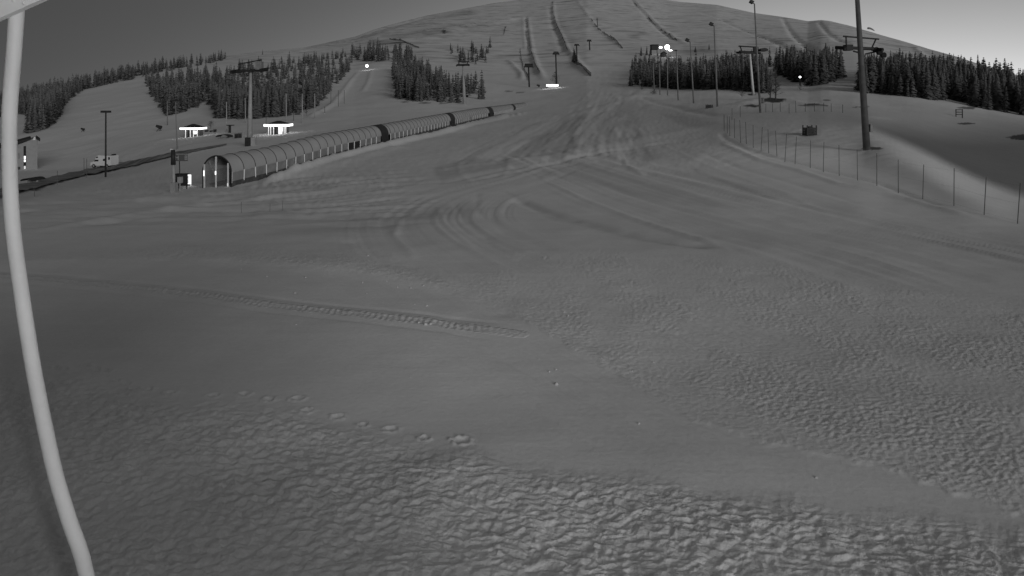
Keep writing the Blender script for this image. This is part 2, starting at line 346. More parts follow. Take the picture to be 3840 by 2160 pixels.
    tracks([(2050, 620), (2120, 520), (2220, 430), (2280, 360), (2260, 300), (2230, 240)], 14, .16, .3, 221)
    tracks([(1000, 900), (1500, 1100), (2000, 1350), (2600, 1620), (3300, 1830)], 2.5, .018, 2.2, 231)
    # snowmobile track
    ridge([(-400, 1020), (0, 1035), (200, 1050), (600, 1090), (1000, 1140), (1350, 1178), (1650, 1215), (1950, 1255)], 0, .24, tread=1)
    # grooming berms and ski tracks in the basin
    for pts, h, w in [
        ([(2015, 665), (2180, 745), (2400, 830), (2640, 905), (2760, 945)], .075, .16),
        ([(2150, 600), (2300, 650), (2560, 735), (2900, 830), (3300, 920), (3840, 1020)], .03, .2),
        ([(2440, 625), (2640, 660), (2900, 750), (3300, 850), (3840, 965)], -.05, .25),
        ([(2600, 560), (2800, 640), (3200, 760), (3840, 900)], -.05, .3),
        ([(2470, 540), (2700, 640), (3100, 790), (3840, 935)], .03, .25),
        ([(1925, 745), (2100, 810), (2300, 862), (2500, 905), (2700, 935)], -.13, .45),
        ([(1640, 770), (1660, 830), (1780, 940), (1900, 1000)], .03, .2), ([(1700, 760), (1740, 830), (1850, 920), (2050, 985)], -.03, .2),
        ([(1790, 720), (1785, 790), (1900, 880), (2100, 950)], -.025, .22), ([(1500, 830), (1480, 890), (1560, 980)], .03, .2),
        ([(1800, 700), (1600, 760), (1500, 830), (1470, 900)], .03, .25), ([(2150, 480), (2220, 400), (2260, 330)], .06, .6),
        ([(2155, 560), (2150, 510), (2200, 440), (2240, 380)], .10, .45), ([(2330, 570), (2350, 620), (2420, 660)], .07, .22),
        ([(2700, 535), (2760, 560), (2850, 600), (3000, 640), (3150, 690), (3400, 745), (3700, 830)], .12, .3),
        ([(2700, 495), (2720, 520), (2800, 560), (2900, 590), (3100, 640), (3300, 690), (3600, 800)], -.10, .3),
        ([(1630, 640), (1800, 612), (2000, 590), (2100, 580)], .10, .35), ([(1640, 690), (1800, 655), (1960, 620)], -.12, .8),
        ([(1720, 600), (1722, 650), (1780, 690)], .04, .3), ([(1900, 580), (1905, 620), (1880, 670)], .04, .3),
        ([(100, 880), (400, 820), (700, 775), (1100, 720), (1500, 660)], .10, .5), ([(300, 850), (700, 800), (1000, 790), (1450, 770)], -.07, .5),
        ([(300, 790), (620, 730), (800, 715), (1300, 650), (1600, 640)], .08, .45)]:
        ridge(pts, h, w)
    ridge([(1280, 900), (1500, 980), (1800, 1130), (1950, 1215)], -.05, .3)
    # groomed shelf
    ridge([(2050, 600), (2200, 560), (2450, 510), (2700, 465)], .14, 2.2)
    ridge([(1700, 690), (1950, 640), (2160, 590), (2300, 565), (2600, 520)], -.10, .5)
    # bank of shovelled snow along the tunnel
    bank = [(880, 712), (1000, 685), (1075, 663), (1140, 640), (1250, 603), (1430, 556), (1530, 530), (1640, 502), (1760, 470), (1900, 437), (1990, 420)]
    ridge(bank, .75, .7); ridge([(1000, 690), (1200, 632), (1500, 548)], .25, 1.6)
    # kiosk terraces, mast wells
    ridge([(2760, 395), (2860, 372), (2960, 378), (3100, 398)], .35, 2.0)
    # fell: piste berms, gullies
    for pts, h, w in [
        ([(1480, 520), (1240, 398), (1309, 312), (1345, 268)], 0, 2), ([(1135, 450), (1240, 398), (1309, 312), (1345, 268)], 1.0, 1.6), ([(1392, 262), (1385, 300), (1360, 345)], .9, 1.6),
        ([(2078, 0), (2074, 40), (2085, 85), (2105, 130), (2130, 185), (2170, 240), (2215, 285)], 3.2, 3.5), ([(2060, 20), (2070, 80), (2095, 140), (2125, 200)], -2.4, 6),
        ([(2165, 0), (2215, 70), (2240, 108), (2290, 145), (2335, 183)], 2.0, 3.5), ([(1980, 60), (1988, 140), (2000, 210), (2030, 285), (2050, 310)], 2.6, 3.2), ([(1972, 62), (1978, 140), (1985, 190)], -2.2, 3),
        ([(1962, 62), (1966, 140), (1972, 190)], 1.4, 2), ([(2372, -10), (2430, 55), (2480, 105), (2545, 150), (2600, 172)], 2.6, 4), ([(2362, -10), (2418, 55), (2468, 108), (2533, 153)], -2.6, 4),
        ([(2600, 35), (2700, 70), (2830, 130), (2900, 155), (2960, 180), (3020, 200)], -2.6, 5), ([(2935, 65), (2980, 140), (3030, 175), (3055, 200)], -3.0, 5), ([(3070, 80), (3110, 130), (3180, 165)], -3.0, 5),
        ([(3430, 175), (3470, 215), (3540, 250)], 2, 4), ([(1400, 135), (1500, 105), (1600, 75)], 3, 6), ([(1640, 115), (1760, 95), (1870, 80), (1960, 65)], 3, 5), ([(1640, 125), (1760, 105), (1960, 78)], -2.5, 6),
        ([(1900, 225), (1935, 255), (1955, 275), (1958, 300)], 2.2, 2.6), ([(1250, 160), (1400, 118), (1600, 64)], -4, 10), ([(1030, 205), (1250, 165), (1400, 140)], 2, 5),
        ([(540, 292), (700, 268), (880, 240), (1000, 222)], .8, 3), ([(2120, 440), (2400, 350), (2440, 330)], .3, 3), ([(2400, 365), (2520, 400), (2700, 440)], -.3, 1.2)]:
        if h: ridge(pts, h * .7, w * .8)
    # boot prints along the edge of the churned snow
    rnd = random.Random(4)
    for u, v, r in [(322, 1372, .13), (360, 1388, .12), (405, 1390, .13), (440, 1425, .12), (475, 1438, .12), (505, 1455, .12), (560, 1458, .12), (640, 1470, .14), (800, 1482, .15),
                    (915, 1478, .16), (1010, 1498, .15), (1117, 1494, .17), (1150, 1540, .15), (1268, 1560, .16), (1360, 1590, .13), (1465, 1608, .17), (1590, 1640, .12), (1728, 1652, .19), (240, 1385, .12), (205, 1380, .1), (2050, 970, .1), (395, 1058, .16)]:
        g = G(u, v); sel = (np.abs(X - g.x) < .6) & (np.abs(Y - g.y) < .6)
        d = np.hypot((X[sel] - g.x) / 1.15 + .04 * perlin(X[sel] * 9, Y[sel] * 9, 8), (Y[sel] - g.y) / .8 + .04 * perlin(X[sel] * 9, Y[sel] * 9, 9)) / (r * .8)
        dz[sel] += .022 * np.exp(-((d - 1) / .3) ** 2) * (1 + 1.3 * perlin(X[sel] * 14, Y[sel] * 14, 3)) - .035 * np.exp(-(d / .7) ** 4)
    # bare patches: plates of thawed ground, dirty snow by the road
    def spot(u0, u1, v0, v1, a=.9):
        cu, cv = (u0 + u1) / 2, (v0 + v1) / 2
        d = ((U - cu) / ((u1 - u0) / 2)) ** 2 + ((V - cv) / ((v1 - v0) / 2)) ** 2 + .5 * perlin(U / 9, V / 4, 2)
        np.maximum(bare, a * sstep(1.15, .75, d), out=bare)
    for a in [(2858, 2946, 371, 386), (2788, 2850, 393, 404), (3232, 3312, 551, 562, .8), (2990, 3110, 393, 398, .8), (3590, 3660, 460, 468, .75), (3780, 3900, 505, 525, .8),
              (3590, 3660, 398, 408, .7), (2800, 2832, 349, 356), (3085, 3115, 373, 378, .7), (1890, 1925, 340, 344, .6), (1935, 1970, 345, 349, .6), (2440, 2462, 343, 354, .5), (3195, 3260, 398, 402, .7),
              (1570, 1620, 383, 388, .7), (1640, 1690, 385, 389, .6), (1500, 1540, 380, 385, .6), (1655, 1675, 113, 129, .7), (1380, 1440, 150, 165, .35), (2885, 2960, 145, 151, .2)]: spot(*a)
    # snow hill added out of view at the right, so its shadow darkens the hollow
    ha = np.array([55.0, 30.5]); hd = np.array([.85, .53]); px_ = X - ha[0]; py_ = Y - ha[1]; hs = px_ * hd[0] + py_ * hd[1]; hc = -px_ * hd[1] + py_ * hd[0]
    dz += 21 * np.exp(-(hc / 10.5) ** 2) * sstep(-4, 14, hs) * sstep(150, 95, hs) * sstep(3960, 4300, U)
    def inpoly_(pl):
        c = np.zeros(U.shape, bool); n = len(pl)
        for k in range(n):
            (x1, y1), (x2, y2) = pl[k], pl[(k + 1) % n]
            if y1 == y2: continue
            c ^= ((y1 > V) != (y2 > V)) & (U < (x2 - x1) * (V - y1) / (y2 - y1) + x1)
        return c
    def patch_(pl, a, soft=10):
        # signed falloff from the outline
        uu = [p[0] for p in pl]; vv = [p[1] for p in pl]; sel = (U > min(uu) - 40) & (U < max(uu) + 40) & (V > min(vv) - 40) & (V < max(vv) + 40)
        ins = inpoly_(pl)[sel]; x = U[sel] + 8 * perlin(U[sel] / 60, V[sel] / 25, 6); y = V[sel]; d = np.full(x.shape, 1e9)
        for k in range(len(pl)):
            (x1, y1), (x2, y2) = pl[k], pl[(k + 1) % len(pl)]; ex, ey = x2 - x1, y2 - y1; t = np.clip(((x - x1) * ex + (y - y1) * ey) / (ex * ex + ey * ey + 1e-9), 0, 1)
            d = np.minimum(d, np.hypot((x - x1 - t * ex) * .6, y - y1 - t * ey))
        f = np.where(ins, .5 + .5 * np.clip(d / soft, 0, 1), .5 - .5 * np.clip(d / soft, 0, 1)); bare[sel] = np.maximum(bare[sel], a * f)
    # loose, unrolled and icy snow reads darker than the rolled snow
    for pl, a, so in [
        ([(1930, 600), (2000, 520), (2150, 440), (2215, 430), (2160, 500), (2165, 555), (2060, 585)], .17, 8), ([(2030, 655), (2170, 605), (2240, 612), (2500, 690), (2750, 780), (2500, 760), (2250, 700)], .13, 8),
        ([(1625, 630), (1740, 592), (1910, 598), (1915, 632), (1750, 655), (1650, 692)], .18, 7), ([(2310, 575), (2500, 545), (2650, 560), (2600, 600), (2420, 612)], .12, 10), ([(2240, 470), (2330, 380), (2420, 400), (2380, 470), (2260, 540)], .08, 14),
        ([(1000, 885), (1500, 795), (1800, 755), (1760, 815), (1500, 865), (1200, 885)], .14, 12), ([(2480, 425), (2560, 435), (2780, 475), (2700, 492), (2550, 470)], .16, 7), ([(1900, 720), (2100, 800), (2450, 890), (2720, 935), (2400, 905), (2050, 815)], .16, 6),
        ([(2580, 615), (2640, 650), (2850, 720), (3000, 755), (2800, 725), (2620, 660)], .14, 5), ([(1150, 180), (1400, 120), (1600, 68), (1760, 36), (1800, 46), (1600, 84), (1420, 130), (1200, 174)], .22, 6),
        ([(1380, 160), (1450, 150), (1520, 162), (1500, 172), (1400, 172)], .35, 5), ([(1560, 120), (1640, 105), (1700, 110), (1690, 125), (1600, 135)], .3, 6), ([(2880, 150), (2960, 145), (2990, 152), (2900, 158)], .25, 4), ([(2520, 195), (2640, 180), (2700, 196), (2600, 208)], .3, 6),
        ([(2350, 130), (2420, 118), (2440, 128), (2370, 142)], .25, 5), ([(1430, 135), (1700, 95), (1900, 88), (1700, 110), (1480, 148)], .25, 6), ([(2100, 60), (2160, 160), (2140, 190), (2085, 90)], .12, 8), ([(3300, 195), (3480, 225), (3560, 260), (3400, 250)], .2, 10),
        ([(-50, 760), (300, 660), (640, 590), (640, 612), (300, 700), (-50, 800)], .15, 10)]: patch_(pl, a, so)
    ridge([(1560, 122), (1720, 100), (1960, 66)], 2.2, 4); ridge([(1300, 148), (1500, 100), (1640, 68)], 2.0, 4)
    dz *= sstep(1e9, 1e8, D)
    Z = Z + dz
    # rows beyond the ridge fall away behind it; rows toward and behind the camera
    def row(Dm, zf): return (X[0] * Dm, Y[0] * Dm, Z[0] * 0 + zf)
    z0 = Z[0]
    tops = [(X[0] * 2.2, Y[0] * 2.2, z0 - 60 - z0 * .5), (X[0] * 1.25, Y[0] * 1.25, z0 - 12 - z0 * .08), (X[0] * 1.06, Y[0] * 1.06, z0 - 1.5)]
    last = [(X[-1] * 1.0, Y[-1] * 0 + 3.0, Z[-1] * 0 + .02), (X[-1] * 1.0, Y[-1] * 0 - 6.0, Z[-1] * 0), (X[-1] * 4.0, Y[-1] * 0 - 60.0, Z[-1] * 0)]
    XX = np.vstack([t[0] for t in tops] + [X] + [t[0] for t in last]); YY = np.vstack([t[1] for t in tops] + [Y] + [t[1] for t in last]); ZZ = np.vstack([t[2] for t in tops] + [Z] + [t[2] for t in last])
    pad = lambda A: np.vstack([A[:1]] * 3 + [A] + [A[-1:]] * 3)
    R, Cn = XX.shape; co = np.stack([XX, YY, ZZ], -1).reshape(-1, 3)
    i = np.arange(R * Cn).reshape(R, Cn); f = np.stack([i[1:, :-1], i[1:, 1:], i[:-1, 1:], i[:-1, :-1]], -1).reshape(-1, 4)
    me = bpy.data.meshes.new('snow_ground'); me.vertices.add(R * Cn); me.vertices.foreach_set('co', co.ravel().astype(np.float32))
    me.loops.add(f.size); me.loops.foreach_set('vertex_index', f.ravel().astype(np.int32)); me.polygons.add(len(f))
    me.polygons.foreach_set('loop_start', np.arange(0, f.size, 4, dtype=np.int32)); me.polygons.foreach_set('loop_total', np.full(len(f), 4, np.int32))
    me.polygons.foreach_set('use_smooth', np.ones(len(f), bool)); me.update(calc_edges=True)
    for n, A in (('rough', rough), ('bare', bare), ('far', farm * (.4 + .6 * sstep(350, 700, D)))):
        a = me.attributes.new(n, 'FLOAT', 'POINT'); a.data.foreach_set('value', pad(np.clip(A, 0, 1)).ravel().astype(np.float32))
    me.materials.append(M['snow'])
    o = bpy.data.objects.new('snow_ground', me); COL.objects.link(o); o['kind'] = 'structure'
    return us, ss, Z
GUS, GSS, GZ = build_ground()
def H(u, v):
    """surface point of the finished ground along a line of sight"""
    p = G(u, v); s = float(v2s(v, u)); i = int(np.clip(np.searchsorted(GSS, s), 1, len(GSS) - 1)); j = int(np.clip(np.searchsorted(GUS, u), 1, len(GUS) - 1))
    p.z = float(GZ[i, j]) if p.y > 60 else max(float(GZ[i, j]), float(GZ[i - 1, j])); return p

# ---------------------------------------------------------------- object helpers
class MB:
    def __init__(s): s.v = []; s.f = []
    def add(s, vs, fs):
        o = len(s.v); s.v += [tuple(v) for v in vs]; s.f += [tuple(i + o for i in f) for f in fs]; return s
    def box(s, x0, x1, y0, y1, z0, z1, m=None):
        vs = [Vector((x, y, z)) for z in (z0, z1) for y in (y0, y1) for x in (x0, x1)]
        if m is not None: vs = [m @ v for v in vs]
        return s.add(vs, [(0, 2, 3, 1), (4, 5, 7, 6), (0, 1, 5, 4), (2, 6, 7, 3), (0, 4, 6, 2), (1, 3, 7, 5)])
    def cyl(s, a, b, r0, r1=None, n=8, cap=True):
        a = Vector(a); b = Vector(b); r1 = r0 if r1 is None else r1; d = (b - a).normalized()
        t = d.cross(Vector((0, 1, 0)) if abs(d.y) < .9 else Vector((1, 0, 0))).normalized(); w = d.cross(t)
        vs = []
        for p, r in ((a, r0), (b, r1)):
            for k in range(n):
                q = 2 * math.pi * k / n; vs.append(p + t * r * math.cos(q) + w * r * math.sin(q))
        fs = [(k, (k + 1) % n, n + (k + 1) % n, n + k) for k in range(n)]
        if cap: fs += [tuple(range(n - 1, -1, -1)), tuple(range(n, 2 * n))]
        return s.add(vs, fs)
    def tube(s, pts, r, n=12):
        vs = []; fs = []; N = len(pts)
        for i, p in enumerate(pts):
            d = (Vector(pts[min(i + 1, N - 1)]) - Vector(pts[max(i - 1, 0)])).normalized()
            t = d.cross(Vector((0, 1, 0)) if abs(d.y) < .9 else Vector((1, 0, 0))).normalized(); w = d.cross(t); rr = r[i] if isinstance(r, list) else r
            for k in range(n):
                q = 2 * math.pi * k / n; vs.append(Vector(p) + t * rr * math.cos(q) + w * rr * math.sin(q))
        for i in range(N - 1):
            for k in range(n): fs.append((i*n + k, i*n + (k+1) % n, (i+1)*n + (k+1) % n, (i+1)*n + k))
        fs += [tuple(range(n - 1, -1, -1)), tuple(range((N-1)*n, N*n))]
        return s.add(vs, fs)
    def prism(s, poly, y0, y1):            # poly in x,z extruded along y
        n = len(poly); vs = [Vector((x, y0, z)) for x, z in poly] + [Vector((x, y1, z)) for x, z in poly]
        return s.add(vs, [tuple(range(n)), tuple(range(2*n-1, n-1, -1))] + [(k, n + k, n + (k+1) % n, (k+1) % n) for k in range(n)])
    def ball(s, c, r, n=10, m=6, sq=1.0):
        vs = [Vector(c) + Vector((0, 0, r * sq))]; fs = []
        for i in range(1, m):
            for k in range(n):
                a = math.pi * i / m; b = 2 * math.pi * k / n; vs.append(Vector(c) + Vector((r*math.sin(a)*math.cos(b), r*math.sin(a)*math.sin(b), r*sq*math.cos(a))))
        vs.append(Vector(c) - Vector((0, 0, r * sq)))
        fs += [(0, 1 + k, 1 + (k+1) % n) for k in range(n)]
        for i in range(m - 2): fs += [(1+i*n+k, 1+(i+1)*n+k, 1+(i+1)*n+(k+1) % n, 1+i*n+(k+1) % n) for k in range(n)]
        fs += [(len(vs)-1, 1+(m-2)*n+(k+1) % n, 1+(m-2)*n+k) for k in range(n)]
        return s.add(vs, fs)
    def mesh(s, name, m, smooth=False):
        me = bpy.data.meshes.new(name); me.from_pydata([tuple(v) for v in s.v], [], s.f); me.materials.append(m)
        if smooth: me.polygons.foreach_set('use_smooth', [True] * len(me.polygons))
        me.update(); return me
    def build(s, name, m, parent=None, smooth=False, loc=None, label=None):
        o = bpy.data.objects.new(name, s.mesh(name, m, smooth)); COL.objects.link(o)
        if parent is not None: o.parent = parent
        if loc is not None: o.location = loc
        if label: o['label'] = label
        return o
def tag(o, label, cat, group=None):
    o['label'] = label; o['category'] = cat
    if group: o['group'] = group
    return o
def thing(name, label, cat, loc, group=None, rz=0):
    o = bpy.data.objects.new(name, None); COL.objects.link(o); o.location = loc; o.rotation_euler = (0, 0, rz); o.empty_display_size = .3
    return tag(o, label, cat, group)

# ---------------------------------------------------------------- road and sky wisp (setting)
def strip(name, pts, wpx, m, lift=.12, n=60):
    us = np.linspace(0, len(pts) - 1, n); P = np.array(pts, float); mb = MB(); vs = []
    for k, t in enumerate(us):
        u = np.interp(t, range(len(pts)), P[:, 0]); v = np.interp(t, range(len(pts)), P[:, 1]); w = np.interp(t, range(len(pts)), P[:, 2])
        for f in np.linspace(-1, 1, 5):
            g = G(u, v + f * w * (1 + .5 * float(perlin(np.array(u / 31.), np.array(float(np.sign(f)) * 3.), 5)))); vs.append(g + Vector((0, 0, lift - .1 * abs(f) ** 3)))
    fs = [(5*k + j, 5*k + j + 1, 5*(k+1) + j + 1, 5*(k+1) + j) for k in range(n - 1) for j in range(4)]
    o = mb.add(vs, fs).build(name, m, smooth=True); o['kind'] = 'structure'; return o
M["road"] = mat("ploughed_road", .25, .8, noise=.6, nscale=.45, detail=8)
strip('road', [(-500, 830, 20), (-100, 760, 17), (0, 732, 16), (110, 704, 14), (250, 666, 12), (330, 648, 10), (450, 625, 10), (560, 602, 9), (640, 584, 7), (760, 562, 4), (850, 546, 2)], 0, M['road'], lift=.35, n=120)

# ---------------------------------------------------------------- lodge the camera hangs on: wall, roof with the eave corner in view
lod = thing('lodge', 'white eave corner of the lodge jutting into the top left of the view', 'building', (0, 0, 0))
YB = 3.3; sl_ = 67 / 150.0; x0_ = -CX / F * YB; z0_ = ZC + (VH - 67) / F * YB
zl = lambda x: z0_ + sl_ * (x - x0_)                      # lower edge of the sloping gable board
def slab(x0, x1, y0, y1, lo, hi): return MB().add([(x, y, zl(x) + h) for h in (lo, hi) for y in (y0, y1) for x in (x0, x1)], [(0, 2, 3, 1), (4, 5, 7, 6), (0, 1, 5, 4), (2, 6, 7, 3), (0, 4, 6, 2), (1, 3, 7, 5)])
slab(-6.5, 4.5, YB, YB + .04, 0, .42).build('gable_board', M['eave'], lod)
slab(-6.5, 4.5, -7, YB - .003, .30, .40).build('roof', M['white'], lod)
w_ = MB(); w_.add([(-6.2, -6.8, -.5), (4.2, -6.8, -.5), (4.2, -.4, -.5), (-6.2, -.4, -.5), (-6.2, -6.8, zl(-6.2) + .297), (4.2, -6.8, zl(4.2) + .297), (4.2, -.4, zl(4.2) + .297), (-6.2, -.4, zl(-6.2) + .297)], [(0, 1, 2, 3), (7, 6, 5, 4), (0, 4, 5, 1), (1, 5, 6, 2), (2, 6, 7, 3), (3, 7, 4, 0)]); w_.build('wall', M['plaster'], lod)
for u, v in ((48, 3), (88, 13)):
    MB().ball(at(u, v, YB - .004), .008, 6, 4).build('screw', M['van'], lod)
# bent white pole next to the camera
pts = [(64, 20), (52, 200), (37, 400), (35, 560), (40, 740), (53, 900), (78, 1080), (103, 1248), (132, 1420), (167, 1596), (208, 1780), (257, 1944), (325, 2160)]
PD = 3.38; pp = [at(u, v, PD) for u, v in pts]
d = pp[-1] - pp[-2]
for k in range(1, 6): pp.append(pp[-1] + Vector((d.x * (1 - k * .17), 0, -.62)))
pp.append(Vector((pp[-1].x, PD, -.2)))
def smoothpath(P, n=4):
    o = []
    for i in range(len(P) - 1):
        p0, p1, p2, p3 = P[max(i-1, 0)], P[i], P[i+1], P[min(i+2, len(P)-1)]
        for k in range(n):
            t = k / n; o.append(.5 * ((2*p1) + (p2 - p0)*t + (2*p0 - 5*p1 + 4*p2 - p3)*t*t + (3*p1 - p0 - 3*p2 + p3)*t**3))
    return o + [P[-1]]
pole = MB().tube(smoothpath(pp), .0355, 20).build('white_pole', M['white'], smooth=True)
tag(pole, 'long bent white pole rising to the eave at the left edge', 'pole')

# ---------------------------------------------------------------- covered conveyor tunnel
def tunnel():
    rb = [(867, 699), (1051, 652), (1237, 590), (1425, 543), (1640, 488), (1800, 448), (1980, 412)]
    pts = []
    for u, v in rb:
        D = 35 / (.178 - (u - CX) / F); p = at(u, v, D); pts.append(p)
    ys = [p.y for p in pts]; zs = [p.z for p in pts]
    d = (pts[-1] - pts[0]); d.z = 0; L = d.length; d.normalize(); nrm = Vector((-d.y, d.x, 0)); HW = 1.38
    o0 = pts[0] + nrm * HW; ang = math.atan2(-d.x, d.y)
    root = thing('conveyor_tunnel', 'long arched glazed tunnel over the ski conveyor climbing beside the piste', 'tunnel', (o0.x, o0.y, pts[0].z), rz=ang)
    def zat(s): return float(np.interp(pts[0].y + d.y * s, ys, zs)) - pts[0].z
    EL = 1.28; TOP = 2.72
    arc = [(HW * 1.02 * math.cos(a), EL + (TOP - EL) * math.sin(a)) for a in np.linspace(0, math.pi, 17)]
    N = 97; st = L / N
    def shell(s0, s1, prof, mb, n=1):
        ss = np.linspace(s0, s1, n + 1); vs = []; k = len(prof)
        for s in ss: vs += [Vector((x, s, z + zat(s))) for x, z in prof]
        return mb.add(vs, [(i*k + j, i*k + j + 1, (i+1)*k + j + 1, (i+1)*k + j) for i in range(n) for j in range(k - 1)])
    gaps = [(1430, 1456), (1690, 1706), (1835, 1850), (1926, 1934)]
    sg = []
    for a, b in gaps:
        r = []
        for u in (a, b):
            D = 35 / (.178 - (u - CX) / F); r.append((D - pts[0].y) / d.y)
        sg.append(r)
    cuts = [0] + [x for g in sg for x in g] + [L]
    for i in range(0, len(cuts) - 1, 2):
        shell(cuts[i], cuts[i + 1], arc, MB(), max(2, int((cuts[i + 1] - cuts[i]) / 2))).build('roof_shell', M['skin'], root, True)
    cu = [(x * 1.03, (z - EL) * 1.03 + EL) for x, z in arc]; cu = [(HW * 1.06, 0)] + cu + [(-HW * 1.06, 0)]
    for a, b in sg:
        shell(a, b, cu, MB(), 2).build('collar', M['dsteel'], root, True)
    # sides: each window panel and each post
    rnd = random.Random(2)
    for k in range(N):
        s0, s1 = k * st, (k + 1) * st
        if any(a - .3 < (s0 + s1) / 2 < b + .3 for a, b in sg): continue
        if k < 96:
            dark = M['glass'] if k in (13, 14, 48) else M['pane']
            shell(s0 + .09, s1 - .09, [(HW, .42), (HW + .01, EL - .02)], MB(), 1).build('window', dark, root)
        w = .085
        mb = MB()
        a, b = Vector((HW + .03, s0, .3 + zat(s0))), Vector((HW + .035, s0 + rnd.uniform(-.05, .05), EL + .03 + zat(s0)))
        mb.cyl(a, b, w * .8, w * .8, 4); mb.build('post', M['white'], root)
        rb_ = MB(); r = [(x * 1.012, EL + (z - EL) * 1.012) for x, z in arc]
        rb_.tube([Vector((x, s0, z + zat(s0))) for x, z in r], .03, 5).build('rib', M['dsteel'], root, True)
    shell(0, L, [(HW + .06, -.5), (HW + .05, .42)], MB(), 60).build('skirt', M['skirt'], root)
    shell(0, L, [(-HW, EL), (-HW, -.5)], MB(), 60).build('rear_wall', M['pane'], root)
    shell(.5, L, [(-1.2, .12), (1.2, .12)], MB(), 60).build('conveyor_belt', M['black'], root)
    shell(0, L, [(HW + .05, EL - .05), (HW + .06, EL + .03)], MB(), 60).build('gutter', M['steel'], root)
    mb = MB()
    for x, z in (arc[6], arc[10]): mb.tube([Vector((x, s, z - .06 + zat(s))) for s in np.linspace(.2, L, 40)], .03, 4)
    mb.build('purlin', M['msteel'], root)
    # entrance
    fr = MB(); full = [(HW, -.3)] + arc + [(-HW, -.3)]
    fr.tube([Vector((x * 1.01, -.05, z)) for x, z in full], .07, 6).build('entrance_frame', M['dsteel'], root, True)
    for x, z1 in ((-1.22, 1.95), (-.05, 2.66), (1.15, 2.1)):
        MB().box(x - .055, x + .055, -.16, -.06, -.3, z1).build('door_post', M['white'], root)
    for x0, x1 in ((-1.1, -.15), (.1, 1.05)):
        mb = MB(); mb.add([(x0, -.1, -.2), (x1, -.1, -.2), (x1, -.1, 1.9), (x0, -.1, 1.9)], [(0, 1, 2, 3)]); mb.build('door', M['clear'], root)
    MB().box(-1.25, -1.17, -.22, -.16, .9, 1.4).build('lamp', M['glow2'], root)
    MB().box(-.09, .0, -.22, -.16, 1.05, 1.35).build('lamp', M['glow2'], root)
    MB().box(1.12, 1.19, -.22, -.16, .05, .3).build('lamp', M['dimglow'], root)
    mb = MB(); mb.cyl((-.9, .1, 2.2), (-.35, .1, 1.0), .025, n=5); mb.cyl((.35, 1.5, 0), (.75, 1.5, 1.3), .04, n=5); mb.build('brace', M['steel'], root)
tunnel()

# ---------------------------------------------------------------- lamp posts
def lamp_post(b, t, rb, rt, label, group=None, head='flood', m='msteel', lit=False, box=None, name='lamp_post', D=None):
    g = H(*b); D = D or g.y; top = at(t[0], t[1], D); base = Vector((g.x, g.y, g.z))
    r = thing(name, label, 'lamp post', base, group)
    T = top - base
    MB().cyl((0, 0, -.6), T, rb, rt, 10).build('pole', M[m], r, True)
    k = max(1, D / 90)
    if head == 'flood':
        MB().cyl(T, T + Vector((-.45 * k, .0, .15)), .06 * k, n=6).build('arm', M['dsteel'], r)
        h = MB(); h.box(-.75 * k, -.25 * k, -.3, .3, -.18 * k, .24 * k, Matrix.Translation(T) @ Matrix.Rotation(.5, 4, 'Y')); h.build('lamp_head', M['lampglow'] if lit else M['dsteel'], r)
    elif head == 'bar':
        MB().box(-.11 * D / 14, .11 * D / 14, -.15, .15, -.12, .22, Matrix.Translation(T)).build('lamp_head', M['dsteel'], r)
    elif head == 'small':
        MB().box(-.25 * k, .12 * k, -.15, .15, -.1, .12 * k, Matrix.Translation(T)).build('lamp_head', M['dsteel'], r)
    elif head == 'lit':
        MB().ball(T, .008 * D * .5, 12, 8).build('lamp_head', M['lampglow'], r, True)
    if box:
        u0, v0, u1, v1 = box; a = at(u0, v0, g.y) - base; c = at(u1, v1, g.y) - base
        MB().box(a.x, c.x, -.25, .2, c.z, a.z).build('switch_box', M['msteel'], r)
    return r
GL = 'floodlight posts lining the right side of the piste'
lamp_post((3252, 562), (3205, -155), .30, .15, 'nearest and thickest floodlight post, cut off by the top edge, on the right snow knoll', GL, m='dpole', box=(3258, 466, 3266, 495))
lamp_post((2852, 421), (2829, 14), .17, .09, 'tall floodlight post whose head reaches the top of the view, second nearest on the right', GL, box=(2857, 366, 2863, 388))
lamp_post((2691, 400), (2678, 97), .19, .10, 'floodlight post with head just below the skyline, left of the tallest full post', GL)
lamp_post((2602, 386), (2588, 157), .2, .11, 'floodlight post with its head over the end of the snow fence line', GL)
lamp_post((2544, 376), (2536, 190), .2, .12, 'floodlight post just right of the round bright lamp', GL, head='small')
lamp_post((2504, 357), (2502, 177), .2, .12, 'lit post carrying the round bright lamp over the right forest', GL, head='lit')
lamp_post((2475, 356), (2473, 235), .18, .14, 'faint grey post just left of the brightly lit post', GL, head='small')
lamp_post((2454, 341), (2449, 235), .22, .16, 'pale post below the dark hut on stilts', GL, head='small')
lamp_post((2433, 318), (2431, 242), .22, .16, 'short pale post before the left part of the right forest, third from its left edge', GL, head='small')
lamp_post((2407, 312), (2406, 230), .22, .16, 'leftmost pale post at the edge of the right forest', GL, head='small')
lamp_post((2649, 331), (2642, 240), .26, .2, 'headless pale post standing against the middle of the right forest', GL, head=None, m='steel')
GM = 'pale light masts before the left forest'
